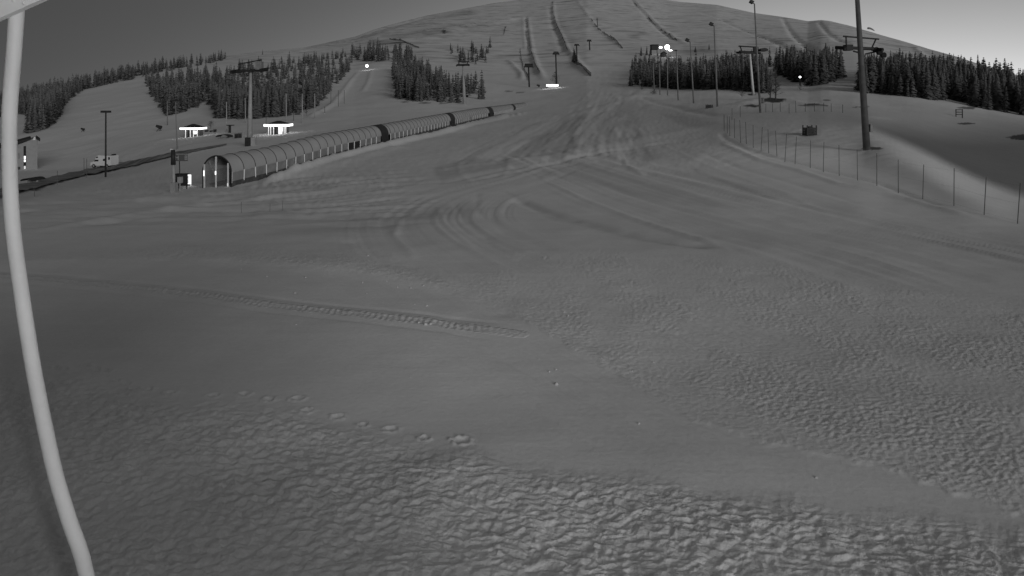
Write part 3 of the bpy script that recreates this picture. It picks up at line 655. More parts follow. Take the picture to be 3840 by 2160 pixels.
for b, t, lab, hd, m_, rr in [
    ((1074, 456), (1073, 349), 'pale mast behind the right corner of the larger lit kiosk', 'small', 'steel', .17), ((1134, 462), (1133, 349), 'pale mast, middle of the three right of the larger lit kiosk', 'small', 'steel', .17),
    ((1181, 446), (1180, 349), 'pale mast with dark foot at the right end of the left forest', 'small', 'steel', .17), ((921, 462), (919, 365), 'pale mast just left of the thick chairlift mast', 'small', 'steel', .15),
    ((851, 492), (849, 380), 'pale mast above the T-shaped stand', 'small', 'steel', .15), ((665, 562), (658, 378), 'tall thin T-topped mast left of the smaller lit kiosk', 'bar', 'msteel', .1),
    ((628, 470), (627, 378), 'faint mast in front of the forest above the snow gun', None, 'msteel', .16), ((396, 664), (397, 420), 'tall T-headed parking lamp in front of the camper van', 'bar', 'dsteel', .14)]:
    lamp_post(b, t, rr, rr * .7, lab, GM if 'parking' not in lab else None, head=hd, m=m_)
GP = 'short dark posts on the slope right of the larger kiosk'
for u, v0, v1, lab in [(1101, 418, 455, 'short dark post directly right of the larger lit kiosk roof'), (1134, 446, 462, 'stubby dark post below the middle pale mast'), (1218, 404, 426, 'short dark post at the foot of the small piste'),
                       (1241, 348, 396, 'slender dark post, leftmost on the small piste'), (1269, 340, 400, 'slender dark post, tallest on the small piste'), (1291, 338, 388, 'slender dark post, rightmost on the small piste'), (998, 432, 470, 'dark leaning post left of the larger lit kiosk')]:
    g = H(u, v1); r = thing('marker_post', lab, 'post', g, GP); h = (v1 - v0) / F * g.y
    MB().cyl((0, 0, -.3), (0, 0, h), .1, .08, 6).build('shaft', M['netpost'], r); MB().ball((0, 0, h), .17, 6, 4).build('cap', M['netpost'], r)

# ---------------------------------------------------------------- chairlift towers
def sheave(root, c, L, sl, m, r=.28, w=.3):
    o = MB(); a = Vector(c) + Vector((0, -L / 2, -sl * L / 2)); b = Vector(c) + Vector((0, L / 2, sl * L / 2))
    d = b - a; T = Matrix.Translation(Vector(c)) @ Matrix.Rotation(math.atan2(d.z, d.y), 4, 'X')
    o.box(-w / 2, w / 2, -L / 2, L / 2, -.12, .12, T); fr = o.build('sheave_train', m, root)
    q = MB(); n = 6
    for k in range(n):
        y = -L / 2 + (k + .5) * L / n; q.cyl(T @ Vector((-w * .6, y, .18)), T @ Vector((w * .6, y, .18)), r, n=8)
    q.build('wheels', M['black'], fr)
GT = 'chairlift towers'
def tower(b, t, r0, r1, arm, label, m='steel', gantry=None, box=None, th=.2, sh=(3, .12), extra=None):
    g = H(*b); D = g.y; top = at(t[0], t[1], D) - g; R = thing('lift_tower', label, 'lift tower', g, GT)
    MB().cyl((0, 0, -.6), top, r0, r1, 14).build('mast', M[m], R, True)
    P = lambda u, v, dy=0: at(u, v, D + dy) - g
    a, c = P(*arm[0]), P(*arm[1])
    MB().cyl(a, c, th * 1.2, n=6).build('crossarm', M['dsteel'], R)
    for q in (a, c): sheave(R, q - Vector((0, 0, th)), sh[0], sh[1], M['dsteel'])
    if gantry:
        (p, q) = gantry; p, q = P(*p), P(*q)
        MB().cyl(p, q, th * .6, n=6).build('gantry_beam', M['dsteel'], R)
        for x, y in ((p, a), (q, c)):
            k = y + (x - y) * 1.0; foot = y + (c - a) * (.16 if y == a else -.16)
            MB().cyl(x + (q - p) * (.08 if y == a else -.08), foot, th * .6, n=6).build('gantry_leg', M['dsteel'], R)
    mb = MB(); mb.box(-.5, .5, -.6, .0, -.1, .02, Matrix.Translation(top)); mb.build('platform', M['dsteel'], R)
    if box:
        u0, v0, u1, v1 = box; p, q = P(u0, v0), P(u1, v1); MB().box(p.x, q.x, -.6, .4, q.z, p.z).build('cabinet', M['steel'], R)
    if extra: extra(R, P)
    return R
def ex_left(R, P):
    a, b = P(962, 230), P(984, 262); MB().box(a.x, b.x, -.5, .5, b.z, a.z).build('motor_housing', M['msteel'], R)
    MB().box(P(923, 510).x, P(946, 547).x, -.55, .5, P(923, 552).z, P(923, 515).z).build('foundation', M['dsteel'], R)
tower((936, 548), (940, 268), .46, .2, ((882, 268), (990, 262)), 'thick pale chairlift tower with cabinet at its foot, left of the tunnel', 'steel', ((893, 241), (982, 224)), (946, 515, 961, 546), .17, extra=ex_left)
def ex_r2(R, P):
    for k, (u, v) in enumerate([(3284, 186), (3298, 196), (3312, 206)]):
        q = P(u, v); MB().cyl(q - Vector((0, .3, 0)), q + Vector((0, .3, 0)), .42, n=10).build('sheave_wheel', M['black'], R)
    MB().cyl(P(3272, 180), P(3322, 212), .24, n=6).build('rail_beam', M['dsteel'], R)
    a, b = P(3168, 168), P(3192, 190); MB().box(a.x, b.x, -.6, .6, b.z, a.z).build('motor_housing', M['dsteel'], R)
    MB().cyl(P(3200, 192), P(3225, 198), .14, n=6).build('work_platform', M['dsteel'], R)
    MB().cyl(P(3245, 203), P(3290, 192), .14, n=6).build('work_platform', M['dsteel'], R)
tower((3240, 409), (3231, 184), .36, .3, ((3152, 178), (3290, 184)), 'dark chairlift tower with wide trapezoid gantry behind the nearest floodlight post', 'dsteel', ((3162, 136), (3296, 147)), None, .22, extra=ex_r2)
def ex_r1(R, P):
    a, b = P(2846, 181), P(2873, 192); mb = MB(); w = (b.x - a.x) / 2; cx = (a.x + b.x) / 2
    mb.prism([(cx - w, b.z)] + [(cx + w * x, b.z + (a.z - b.z) * (.6 + .4 * (1 - x * x))) for x in (-1, -.5, 0, .5, 1)] + [(cx + w, b.z)], -1.5, 1.5); mb.build('canopy', M['dsteel'], R)
    MB().box(P(2826, 180).x, P(2842, 180).x, -.5, .5, P(0, 200).z, P(0, 178).z).build('motor_housing', M['dsteel'], R)
    MB().cyl(P(2836, 185), P(2850, 187), .2, n=6).build('rail_beam', M['dsteel'], R)
tower((2826, 353), (2812, 200), .36, .28, ((2771, 195), (2842, 197)), 'white-masted chairlift tower with canopy among the spruces of the right forest', 'white', ((2770, 173), (2842, 177)), None, .35, (4, .1), ex_r1)
tower((1742, 391), (1736, 247), .75, .25, ((1713, 244), (1759, 243)), 'chairlift tower with flared foot beside the middle forest', 'steel', ((1718, 231), (1757, 231)), None, .32)
tower((1985, 326), (1982, 250), .45, .4, ((1967, 247), (1998, 247)), 'dark chairlift tower standing on the snow mound at the tunnel top', 'dsteel', ((1968, 241), (1998, 241)), None, .7, (6, .2))
tower((2088, 320), (2084, 204), .4, .35, ((2074, 201), (2096, 201)), 'chairlift tower rising behind the bare birch', 'dsteel', ((2076, 195), (2094, 195)), None, .45)
tower((2164, 240), (2162, 168), .6, .45, ((2155, 168), (2171, 168)), 'chairlift tower beside the snow fence at the centre piste', 'dsteel', None, None, .6, (6, .2))
tower((2212, 188), (2210, 152), .7, .55, ((2202, 152), (2217, 152)), 'smallest chairlift tower high on the open centre piste', 'dsteel', None, None, .8, (6, .2))
g = H(2242, 106); r = thing('lift_mast', 'thin bare mast high on the fell beside a snow fence', 'mast', g); MB().cyl((0, 0, -1), at(2239, 66, g.y) - g, .8, .6, 6).build('pole', M['netpost'], r); MB().cyl(at(2236, 72, g.y) - g, at(2243, 72, g.y) - g, .5, n=5).build('arm', M['netpost'], r)

# ---------------------------------------------------------------- kiosks
def kiosk(uc, vb, wpx, hpx, label, lit=True, posts=(0.1, .42, .62, .88), wall=None, D=None, low=False, band=6.5):
    g = H(uc, vb); D = g.y; k = D / F; w = wpx * k / 2; h = hpx * k; r = thing('kiosk', label, 'kiosk', g, 'lit kiosks', rz=.12 if not low else 0)
    d = w * .8; eave = h * .58; bt = band * k
    n = MB(); n.add([(-w*.93, -d, eave + bt), (w*.93, -d, eave + bt), (w*.93, d, eave + bt), (-w*.93, d, eave + bt), (-w*.12, 0, h), (w*.12, 0, h)], [(0, 1, 5, 4), (1, 2, 5), (2, 3, 4, 5), (3, 0, 4), (3, 2, 1, 0)]); n.build('roof', M['roof'], r)
    for nm, bx in (('fascia_lights', (-w, w, -d - .1, -d + .12)), ('fascia_lights', (-w, -w + .25, -d + .12, d)), ('fascia_lights', (w - .25, w, -d + .12, d))):
        MB().box(*bx, eave, eave + bt - .002).build(nm, M['glow'], r)
    iw = w * .72
    MB().box(-iw, iw, -d * .55, d * .6, -.8, eave).build('wall', M['wood'] if not low else M['plaster'], r)
    if not low:
        for x in posts:
            X_ = -iw + 2 * iw * x; MB().box(X_ - .07, X_ + .07, -d * .55 - .25, -d * .55 - .08, -.5, eave).build('post', M['dimglow'], r)  # weak emission on the posts stands in for light from the fascia
        MB().box(iw * .3, iw * .62, -d * .55 - .06, -d * .55 - .01, eave * .35, eave * .8).build('window', M['glow2'], r)
        if wall: MB().box(iw * wall[0], iw * wall[1], -d * .55 - .3, -d * .55 - .26, .0, eave).build('lit_panel', M['glow2'], r)
        MB().box(-iw * .5, -iw * .1, -d * .55 - .06, -d * .55 - .01, 0, eave * .85).build('door', M['black'], r)
    return r
kiosk(726, 511, 74, 47, 'smaller lit kiosk with glowing eaves and dark doorways, below the left forest')
kiosk(1045, 502, 88, 48, 'larger lit kiosk with glowing eaves and a bright front panel, behind the tunnel', wall=(.18, .58), posts=(.02, .14, .3, .9, .99), band=8)
kiosk(2071, 331, 43, 17, 'far low kiosk showing only a bright light bar, under the bare birch', low=True, band=6.5)

# ---------------------------------------------------------------- camper van
def camper():
    g = H(392, 634); k = g.y / F; L = 82 * k; r = thing('camper_van', 'white camper van with overcab parked on the ploughed road', 'camper van', g + Vector((0, 0, .35)), rz=-.08)
    x0 = -L / 2; hh = 46 * k
    b = MB(); b.prism([(x0, .45), (x0 + .1, 1.05), (x0 + L*.16, 1.25), (x0 + L*.27, hh*.66), (x0 + L*.24, hh*.72), (x0 + L*.3, hh*.93), (x0 + L*.42, hh), (x0 + L*.99, hh*.97), (x0 + L, .5), (x0 + L*.8, .4)], -1.1, 1.1); b.build('body', M['van'], r)
    w = MB(); w.prism([(x0 + L*.165, 1.28), (x0 + L*.265, hh*.645), (x0 + L*.4, hh*.645), (x0 + L*.4, 1.3)], -1.13, -1.105); w.build('cab_window', M['glass'], r)
    w = MB(); w.prism([(x0 + L*.27, hh*.78), (x0 + L*.31, hh*.9), (x0 + L*.38, hh*.9), (x0 + L*.38, hh*.8)], -1.13, -1.105); w.build('overcab_window', M['glass'], r)
    w = MB(); w.add([(x0 + L*.155, -1, 1.27), (x0 + L*.155, 1, 1.27), (x0 + L*.255, .95, hh*.64), (x0 + L*.255, -.95, hh*.64)], [(0, 1, 2, 3)]); w.build('windscreen', M['glass'], r)
    MB().box(x0 + L*.62, x0 + L*.71, -1.13, -1.105, hh*.55, hh*.72).build('side_window', M['glass'], r)
    MB().box(x0 + L*.87, x0 + L*.95, -1.13, -1.105, hh*.66, hh*.86).build('side_window', M['glass'], r)
    for f in (.17, .8):
        for y in (-1.0, 1.0):
            wh = MB().cyl((x0 + L*f, y - .14, .36), (x0 + L*f, y + .12, .36), .38, n=16).build('wheel', M['black'], r); MB().cyl((x0 + L*f, y - .16, .36), (x0 + L*f, y - .13, .36), .2, n=12).build('rim', M['steel'], wh)
    MB().box(x0 + .02, x0 + .12, -.95, -.6, .75, .95).build('headlight', M['clear'], r); MB().box(x0 + .02, x0 + .12, .6, .95, .75, .95).build('headlight', M['clear'], r)
    MB().box(x0 + L*.9, x0 + L*.99, -.4, .4, hh*.97, hh*1.08).build('roof_box', M['dsteel'], r)
camper()

# ---------------------------------------------------------------- house at the left edge
def house():
    D = 138; g = at(143, 643, D); k = D / F; r = thing('house', 'pale clad house with dark sloping roof and stairwell windows at the left edge', 'building', g, rz=math.atan2(-g.x, g.y))
    X = lambda u: (u - 143) * k / 1.263
    Zv = lambda v: (643 - v) * k
    b = MB(); b.prism([(X(-160), Zv(700)), (X(-160), Zv(575)), (X(55), Zv(545)), (X(110), Zv(525)), (X(134), Zv(518)), (X(142), Zv(528)), (X(137), Zv(570)), (X(143), Zv(642)), (X(60), Zv(672))], 0, 11); b.build('wall', M['plaster'], r)
    s = MB(); s.prism([(X(-170), Zv(577)), (X(-170), Zv(566)), (X(50), Zv(533)), (X(112), Zv(517)), (X(114), Zv(522)), (X(50), Zv(543))], -.6, 11.6); s.build('roof', M['roof'], r)
    s = MB(); s.prism([(X(135), Zv(520)), (X(136), Zv(515)), (X(151), Zv(527)), (X(149), Zv(530))], -.6, 11.6); s.build('roof', M['roof'], r)
    MB().prism([(X(122), Zv(525)), (X(128), Zv(513)), (X(133), Zv(513)), (X(133), Zv(525))], -.3, 1).build('chimney', M['white'], r)
    f = MB().box(X(89), X(98), -.06, -.003, Zv(662), Zv(546)).build('stairwell_window', M['glass'], r)
    for v0, v1, m in ((583, 594, 'glow2'), (596, 605, 'glow2'), (620, 631, 'dimglow'), (633, 642, 'dimglow'), (658, 666, 'dimglow')):
        MB().box(X(90.3), X(96.8), -.1, -.062, Zv(v1), Zv(v0)).build('lit_pane', M[m], f)
    MB().box(X(60), X(76), -.06, -.003, Zv(592), Zv(572)).build('shutter', M['msteel'], r)
    MB().box(X(60), X(77), -.06, -.003, Zv(645), Zv(622)).build('door', M['dsteel'], r)
    MB().box(X(136), X(140), -.3, -.003, Zv(640), Zv(530)).build('pilaster', M['plaster'], r)
    MB().box(X(-170), X(-3), -3.5, -.3, Zv(705), Zv(533)).build('porch', M['roof'], r)
house()

# ---------------------------------------------------------------- lift control station left of the tunnel
def station():
    g = H(653, 722); D = g.y; k = D / F; P = lambda u, v, dy=0: at(u, v, D + dy) - g
    r = thing('lamp_post', 'post with wide pale foot and dark upper half beside the lettered sign', 'lamp post', g, None)
    MB().cyl(P(653, 730), P(650, 618), .13, .12, 8).build('lower_pole', M['steel'], r, True)
    MB().cyl(P(650, 618), P(649, 562), .2, .16, 8).build('upper_pole', M['dsteel'], r, True)
    MB().box(P(644, 0).x, P(663, 0).x, -.3, .2, P(0, 728).z, P(0, 684).z).build('base_cabinet', M['plaster'], r)
    MB().box(P(640, 0).x, P(647, 0).x, -.1, .1, P(0, 563).z, P(0, 558).z).build('lamp_head', M['white'], r)
    g2 = H(675, 716); r2 = thing('lettered_sign', 'framed board sign with pale letters H and 8 on a thin post', 'sign', g2); D = g2.y; P2 = lambda u, v: at(u, v, D) - g2
    MB().cyl(P2(675, 725), P2(673, 603), .045, n=6).build('post', M['dsteel'], r2)
    a, b = P2(655, 579), P2(703, 604)
    MB().box(a.x, b.x, -.03, .03, b.z, a.z).build('board', M['sign'], r2)
    MB().box(a.x - .03, b.x + .03, -.06, .05, a.z, a.z + .05).build('frame', M['steel'], r2)
    lt = MB(); H_ = lambda u0, v0, u1, v1: lt.box(P2(u0, 0).x, P2(u1, 0).x, -.05, -.032, P2(0, v1).z, P2(0, v0).z)
    H_(658, 583, 660.5, 600); H_(668, 583, 670.5, 600); H_(660.5, 589.5, 668, 592.5)
    for q in ((694, 583, 696.3, 600), (700, 583, 702, 600), (696.3, 583, 700, 585), (696.3, 590.5, 700, 592.5), (696.3, 598, 700, 600)): H_(*q)
    lt.build('letters', M['letter'], r2)
    r3 = thing('control_cabinet', 'small pale control cabinet on a post before a dark housing', 'cabinet', Vector((g2.x * (D - .3) / D, D - .3, g2.z)))
    MB().box(P2(672, 0).x, P2(686, 0).x, -.3, 0, P2(0, 684).z, P2(0, 661).z).build('box', M['steel'], r3)
    MB().box(P2(677, 0).x, P2(680, 0).x, -.2, -.1, P2(0, 722).z, P2(0, 684).z).build('leg', M['steel'], r3)
    r4 = thing('operator_hut', 'dark low operator housing behind the pale control cabinet', 'hut', Vector((g2.x * (D + .9) / D, D + .9, g2.z)))
    MB().box(P2(657, 0).x, P2(697, 0).x, 0, .35, P2(0, 702).z, P2(0, 659).z).build('body', M['dsteel'], r4)
    MB().box(P2(655, 0).x, P2(699, 0).x, -.05, .4, P2(0, 659).z + .002, P2(0, 656).z).build('roof', M['black'], r4)
    for u in (664, 693): MB().box(P2(u, 0).x, P2(u + 3, 0).x, .2, .3, P2(0, 714).z, P2(0, 702).z).build('leg', M['dsteel'], r4)
    g5 = H(708, 700); D5 = g5.y; Q = lambda u, v: at(u, v, D5) - g5
    r5 = thing('lit_board', 'brightly lit white panel with a grid of dark dots beside the tunnel mouth', 'board', g5)
    MB().box(Q(698, 0).x, Q(716, 0).x, -.05, .05, Q(0, 690).z, Q(0, 655).z).build('panel', M['glow2'], r5)
    d = MB()
    for i in range(3):
        for j in range(6):
            if i == 0 and j < 2: continue
            u = 703 + i * 4; v = 661 + j * 4.6; d.box(Q(u, 0).x - .028, Q(u, 0).x + .028, -.07, -.052, Q(0, v).z - .035, Q(0, v).z + .035)
    d.build('dots', M['black'], r5)
    for u in (698.5, 715): MB().box(Q(u, 0).x, Q(u + 1.6, 0).x, -.04, .04, Q(0, 705).z, Q(0, 640 if u < 700 else 690).z).build('leg', M['dimglow'] if u > 700 else M['steel'], r5)  # right leg is given emission to look lit by the panel
station()

# ---------------------------------------------------------------- small things around the kiosks
def arched(u, v, wpx, hpx, label):
    g = H(u, v); k = g.y / F; w = wpx * k / 2; h = hpx * k; r = thing('arched_shelter', label, 'shelter', g)
    n = 12; out = [(w * math.cos(a), h * (.45 + .55 * math.sin(a))) for a in np.linspace(0, math.pi, n)]; inn = [(w*.93*math.cos(a), h * (.38 + .5 * math.sin(a))) for a in np.linspace(math.pi, 0, n)]
    MB().prism(out + inn, -1.2, 1.2).build('canopy', M['roof'], r)
    MB().box(-w*.6, w*.6, -.4, .6, -.3, h*.35).build('counter', M['msteel'], r)
    for x in (-.8, .8): MB().box(w*x - .05, w*x + .05, -.1, .1, -.3, h*.5).build('leg', M['steel'], r)
arched(842, 517, 48, 15, 'low arched dark canopy on the snow left of the thick chairlift tower')
arched(124, 692, 40, 16, 'low arched dark canopy with pale rim beside the house')
g = H(862, 497); r = thing('serving_stand', 'T-shaped dark stand right of the smaller kiosk', 'stand', g); k = g.y / F
MB().box(-4*k, 3*k, -.2, .2, -.3, 27*k).build('column', M['dsteel'], r); MB().box(-9*k, 13*k, -.6, .6, 27*k, 30*k).build('top', M['dsteel'], r)
for u, w, h, lab in [(886, 9, 18, 'dark litter bin, left of a pair below the canopy'), (900, 9, 20, 'dark litter bin with pale side, right of a pair near the thick tower'), (775, 10, 7, 'low dark bench end just right of the smaller kiosk'), (792, 8, 8, 'dark crate, second object right of the smaller kiosk'), (806, 8, 12, 'pale-sided crate, last object right of the smaller kiosk')]:
    v = 517 if u > 850 else 494; g = H(u, v); k = g.y / F; r = thing('litter_bin' if u > 850 else 'crate', lab, 'bin' if u > 850 else 'crate', g)
    MB().box(-w*k/2, w*k/2, -.3, .3, -.2, h*k*.85).build('body', M['dsteel'], r); MB().box(-w*k/2 - .05, w*k/2 + .05, -.35, .35, h*k*.85 + .002, h*k).build('lid', M['msteel'], r)
def snow_gun(u, v, s, label):
    g = H(u, v); k = g.y / F; r = thing('snow_gun', label, 'snow gun', g, 'snow guns'); h = s * k
    for a in (0, 2.1, 4.2): MB().cyl((0, 0, h*.5), (h*.4*math.cos(a), h*.4*math.sin(a), -.1), h*.04, n=5).build('leg', M['dsteel'], r)
    b = MB().cyl((h*.35, 0, h*.55), (-h*.4, -.2, h*.8), h*.28, h*.2, 12).build('fan_barrel', M['dsteel'], r); MB().cyl((-h*.41, -.2, h*.8), (-h*.44, -.22, h*.81), h*.15, n=10).build('nozzle_ring', M['steel'], b)
snow_gun(597, 492, 24, 'dark fan snow gun on tripod left of the smaller kiosk')
snow_gun(311, 492, 15, 'small snow gun on a post on the open slope above the camper van')
snow_gun(2019, 327, 14, 'small dark snow gun left of the far light bar')

# crates, frames on the right
def crate(u, v, wpx, hpx, label, tall=True):
    g = H(u, v); k = g.y / F; w = wpx * k / 2; h = hpx * k; r = thing('crate', label, 'crate', g, 'slatted crates')
    for x in (-1, 1):
        for y in (-1, 1): MB().box(w*x - .05, w*x + .05, w*y - .05, w*y + .05, -.2, h).build('corner_post', M['wood'], r)
    b = MB()
    for i in range(5):
        z = h * (.05 + .15 * i)
        b.box(-w, w, -w - .04, -w - .01, z, z + h * .12); b.box(-w, w, w + .01, w + .04, z, z + h * .12); b.box(-w - .04, -w - .01, -w, w, z, z + h * .12); b.box(w + .01, w + .04, -w, w, z, z + h * .12)
    b.build('slats', M['wood'], r)
    MB().box(-w*.35, w*.35, -w*.4, w*.4, -.1, h*.9).build('contents', M['dsteel'], r)
crate(3036, 507, 34, 40, 'dark slatted crate standing on the knoll left of the nearest floodlight post')
crate(2660, 406, 19, 14, 'small dark slatted crate at the foot of the third floodlight post')
g = H(3597, 442); k = g.y / F; r = thing('ladder_frame', 'dark ladder-like frame on legs below the right forest', 'frame', g)
for x in (-12, 12): MB().box(x*k - .05, x*k + .05, -.1, .1, -.2, 32*k).build('upright', M['netpost'], r)
for z in (10, 19, 28): MB().box(-12*k, 12*k, -.06, -.0, z*k, (z+3.2)*k).build('rail', M['netpost'], r)

# dark hut on stilts and far lamps
g = H(2458, 206); k = g.y / F; r = thing('stilt_hut', 'dark flat-roofed hut on stilts above the right forest', 'hut', g)
MB().box(-17*k, 8*k, -3, 3, 22*k, 38*k).build('body', M['wood'], r); MB().box(-18*k, 9.5*k, -3.6, 3.6, 38*k + .01, 41*k).build('roof', M['roof'], r)
for x in (-15, 6): MB().box(x*k - .25, x*k + .25, -.3, .3, -1, 22*k).build('stilt', M['wood'], r)
g = H(2487, 212); k = g.y / F; r = thing('lamp_shed', 'dark gabled shed below the round bright lamp', 'shed', g); MB().prism([(-9*k, -2), (-9*k, 12*k), (0, 20*k), (9*k, 12*k), (9*k, -2)], -3, 3).build('wall', M['wood'], r)
MB().prism([(-11*k, 12*k), (-10*k, 14*k), (0, 22.5*k), (10*k, 14*k), (11*k, 12*k), (0, 20.2*k)], -3.5, 3.5).build('roof', M['roof'], r)
def far_lamp(u, v, vb, rpx, label, flatn=1.0, bright='lampglow'):
    g = H(u, vb); k = g.y / F; r = thing('floodlight', label, 'floodlight', g, 'far lit floodlights'); T = at(u, v, g.y) - g
    MB().cyl((0, 0, -1), T, .25, .2, 6).build('pole', M['netpost'], r); MB().ball(T, rpx * k, 12, 8, flatn).build('lamp_head', M[bright], r, True)
far_lamp(1376, 247, 262, 5, 'bright star-like lamp at the top of the small left piste')
far_lamp(2478, 178, 205, 6, 'small flattened bright lamp between the stilt hut and the round lamp', .5)
far_lamp(3000, 289, 320, 3.5, 'tiny bright lamp deep in the right forest')
far_lamp(2514, 189, 215, 7, 'thin lit streak of a lamp right under the round bright lamp', .28)

# wisp in the sky
wp = [(3253, 106), (3260, 106), (3267, 108), (3274, 112), (3280, 116)]; D = 2600
tag(MB().tube(smoothpath([at(u, v, D) for u, v in wp]), [2.5, 4.2, 4.4, 4.3, 4.2, 4.1, 4, 3.9, 3.7, 3.5, 3.3, 3, 2.7, 2.3, 1.8, 1.2, .6], 8).build('cloud_wisp', M['cloud'], smooth=True), 'small dark curved wisp in the sky just above the right ridge', 'cloud')

# ---------------------------------------------------------------- snow fences on the fell
def snow_fence(pts, label, h=2.0, gap=3.2):
    P = []
    for (a, b) in zip(pts[:-1], pts[1:]):
        n = max(2, int(math.hypot(b[0]-a[0], b[1]-a[1]) / 5))
        for i in range(n): t = i / n; P.append(H(a[0] + (b[0]-a[0])*t, a[1] + (b[1]-a[1])*t))
    P.append(H(*pts[-1])); o = P[0].copy(); r = thing('snow_fence', label, 'snow fence', o, 'snow fences on the fell')
    b = MB()
    for z0, z1 in ((.2, .75), (.9, 1.3), (1.5, 2.0)):
        for p, q in zip(P[:-1], P[1:]):
            p_, q_ = p - o, q - o; a = Vector((0, 0, z0*h/2)); c = Vector((0, 0, z1*h/2)); y = Vector((0, .12, 0))
            b.add([p_+a, q_+a, q_+c, p_+c, p_+a+y, q_+a+y, q_+c+y, p_+c+y], [(0,1,2,3), (7,6,5,4), (3,2,6,7), (1,0,4,5)])
    b.build('slats', M['fence'], r)
    for p in P[::4][:60]: MB().box(-.14, .14, -.14, .14, -1, h * 1.05).build('post', M['fence'], r, loc=p - o)
snow_fence([(1461, 148), (1515, 160), (1572, 181)], 'short dark snow fence above the left forest', 2.6)
snow_fence([(2372, 2), (2425, 60), (2475, 110), (2540, 154)], 'long snow fence running diagonally above the dark stilt hut', 2.6)
snow_fence([(2074, 6), (2073, 40), (2083, 85), (2103, 130), (2128, 190)], 'curved snow fence along the left edge of the centre piste', 2.2)
snow_fence([(2145, 235), (2185, 262), (2216, 286)], 'short snow fence where the centre piste meets the basin', 2.6)
snow_fence([(2215, 70), (2240, 108), (2290, 145), (2335, 183)], 'snow fence right of the centre piste ending above the basin', 2.6)
snow_fence([(1977, 70), (1983, 150), (1992, 200), (2003, 240), (2024, 284)], 'steep dark snow fence along the lift line left of the centre piste', 1.8)
snow_fence([(2700, 72), (2830, 130), (2900, 157), (2960, 182), (3020, 201)], 'long low snow fence sloping down to the wide gantry tower', 1.6)
snow_fence([(2938, 70), (2980, 140), (3030, 177), (3055, 201)], 'snow fence curving down from the ridge, left of the gantry tower', 1.5)
snow_fence([(1898, 99), (1893, 115), (1890, 131)], 'very short dark snow fence left of the lift line', 2.6)
snow_fence([(1951, 185), (1956, 225), (1964, 255), (1985, 300)], 'dark netting fence left of the snow mound on the lift line', 1.6)

# ---------------------------------------------------------------- safety net fences
def net_fence(posts, label, r0=.022, ropes=True):
    B0 = [H(b[0], b[1]) for b, t in posts]; o = B0[0].copy(); r = thing('net_fence', label, 'net fence', o); tops = []
    for (b, t), g in zip(posts, B0):
        T = at(t[0], t[1], g.y) - o; p = g - o; tops.append((p, T)); s = max(1, g.y / 45)
        MB().cyl(p - Vector((0, 0, .1)), T, r0 * s, r0 * s * .9, 5).build('post', M['netpost'], r)
    if ropes:
        m = MB()
        for (p, T), (q, U_) in zip(tops[:-1], tops[1:]):
            for f in (.06, .5, .94):
                m.cyl(p + (T - p)*f, q + (U_ - q)*f, .0022, n=3, cap=False)
            nseg = 0 and max(2, int((q - p).length / .25))
            for i in range(1, nseg):
                a = p + (q - p)*(i/nseg); b = T + (U_ - T)*(i/nseg); m.cyl(a + (b - a)*.06, a + (b - a)*.94, .0018, n=3, cap=False)
        m.build('net', M['netpost'], r)
net_fence([((3815, 839), (3826, 687)), ((3690, 806), (3698, 665)), ((3577, 772), (3578, 631)), ((3460, 743), (3464, 617)), ((3369, 720), (3368, 598)), ((3288, 696), (3288, 574)), ((3216, 675), (3214, 562)), ((3147, 659), (3146, 544)),
    ((3087, 645), (3090, 532)), ((3038, 630), (3040, 526)), ((2981, 613), (2987, 512)), ((2943, 606), (2950, 501)), ((2914, 586), (2908, 490)), ((2883, 575), (2880, 485)), ((2854, 565), (2859, 477)), ((2825, 554), (2824, 468)),
    ((2799, 540), (2796, 457)), ((2778, 535), (2774, 450)), ((2755, 518), (2754, 444)), ((2737, 510), (2735, 436)), ((2728, 500), (2727, 433)), ((2716, 492), (2715, 428))], 'near safety net fence on thin dark posts curving along the right knoll')
net_fence([((2716, 480), (2716, 430)), ((2745, 450), (2745, 405)), ((2776, 440), (2776, 398)), ((2872, 420), (2872, 388)), ((2897, 420), (2897, 388)), ((2926, 418), (2926, 385)), ((2959, 424), (2959, 388)), ((2985, 422), (2983, 378)), ((3020, 420), (3020, 388)), ((3054, 418), (3054, 386)),
    ((3089, 418), (3089, 385)), ((3117, 420), (3117, 388)), ((3160, 424), (3160, 392))], 'far faint safety net fence running across the back of the knoll', .018)
net_fence([((1060, 792), (1060, 752)), ((1012, 803), (1013, 765)), ((905, 795), (905, 758))], 'three faint short net posts on the drift in front of the tunnel', .012, False)
net_fence([((315, 665), (315, 592)), ((325, 668), (325, 595)), ((215, 700), (215, 640)), ((130, 742), (127, 702))], 'row of thin pale marker wands along the ploughed road', .02, False)

# ---------------------------------------------------------------- trees
def crown(seed, layers, per, wd=.15, h0=.06):
    rnd = random.Random(seed); mb = MB()
    for i in range(layers):
        f = (i + rnd.random() * .8) / layers; z = h0 + (1 - h0) * f
        R = wd * (1 - f) ** .75 * rnd.uniform(.75, 1.15) + .008
        for j in range(per):
            a = 2 * math.pi * (j + rnd.random()) / per; rr = R * rnd.uniform(.55, 1.2); dr = rr * rnd.uniform(.3, .75)
            c, s = math.cos(a), math.sin(a); w = .012 + rr * .28; t = rnd.uniform(.02, .05)
            p0 = Vector((0, 0, z + t)); p1 = Vector((c*rr*.55 - s*w, s*rr*.55 + c*w, z - dr*.35)); p2 = Vector((c*rr, s*rr, z - dr)); p3 = Vector((c*rr*.55 + s*w, s*rr*.55 - c*w, z - dr*.35 - .006))
            mb.add([p0, p1, p2, p3], [(0, 1, 2), (0, 2, 3)])
    mb.cyl((0, 0, .9), (0, 0, 1.0), .006, .001, 3)
    return mb
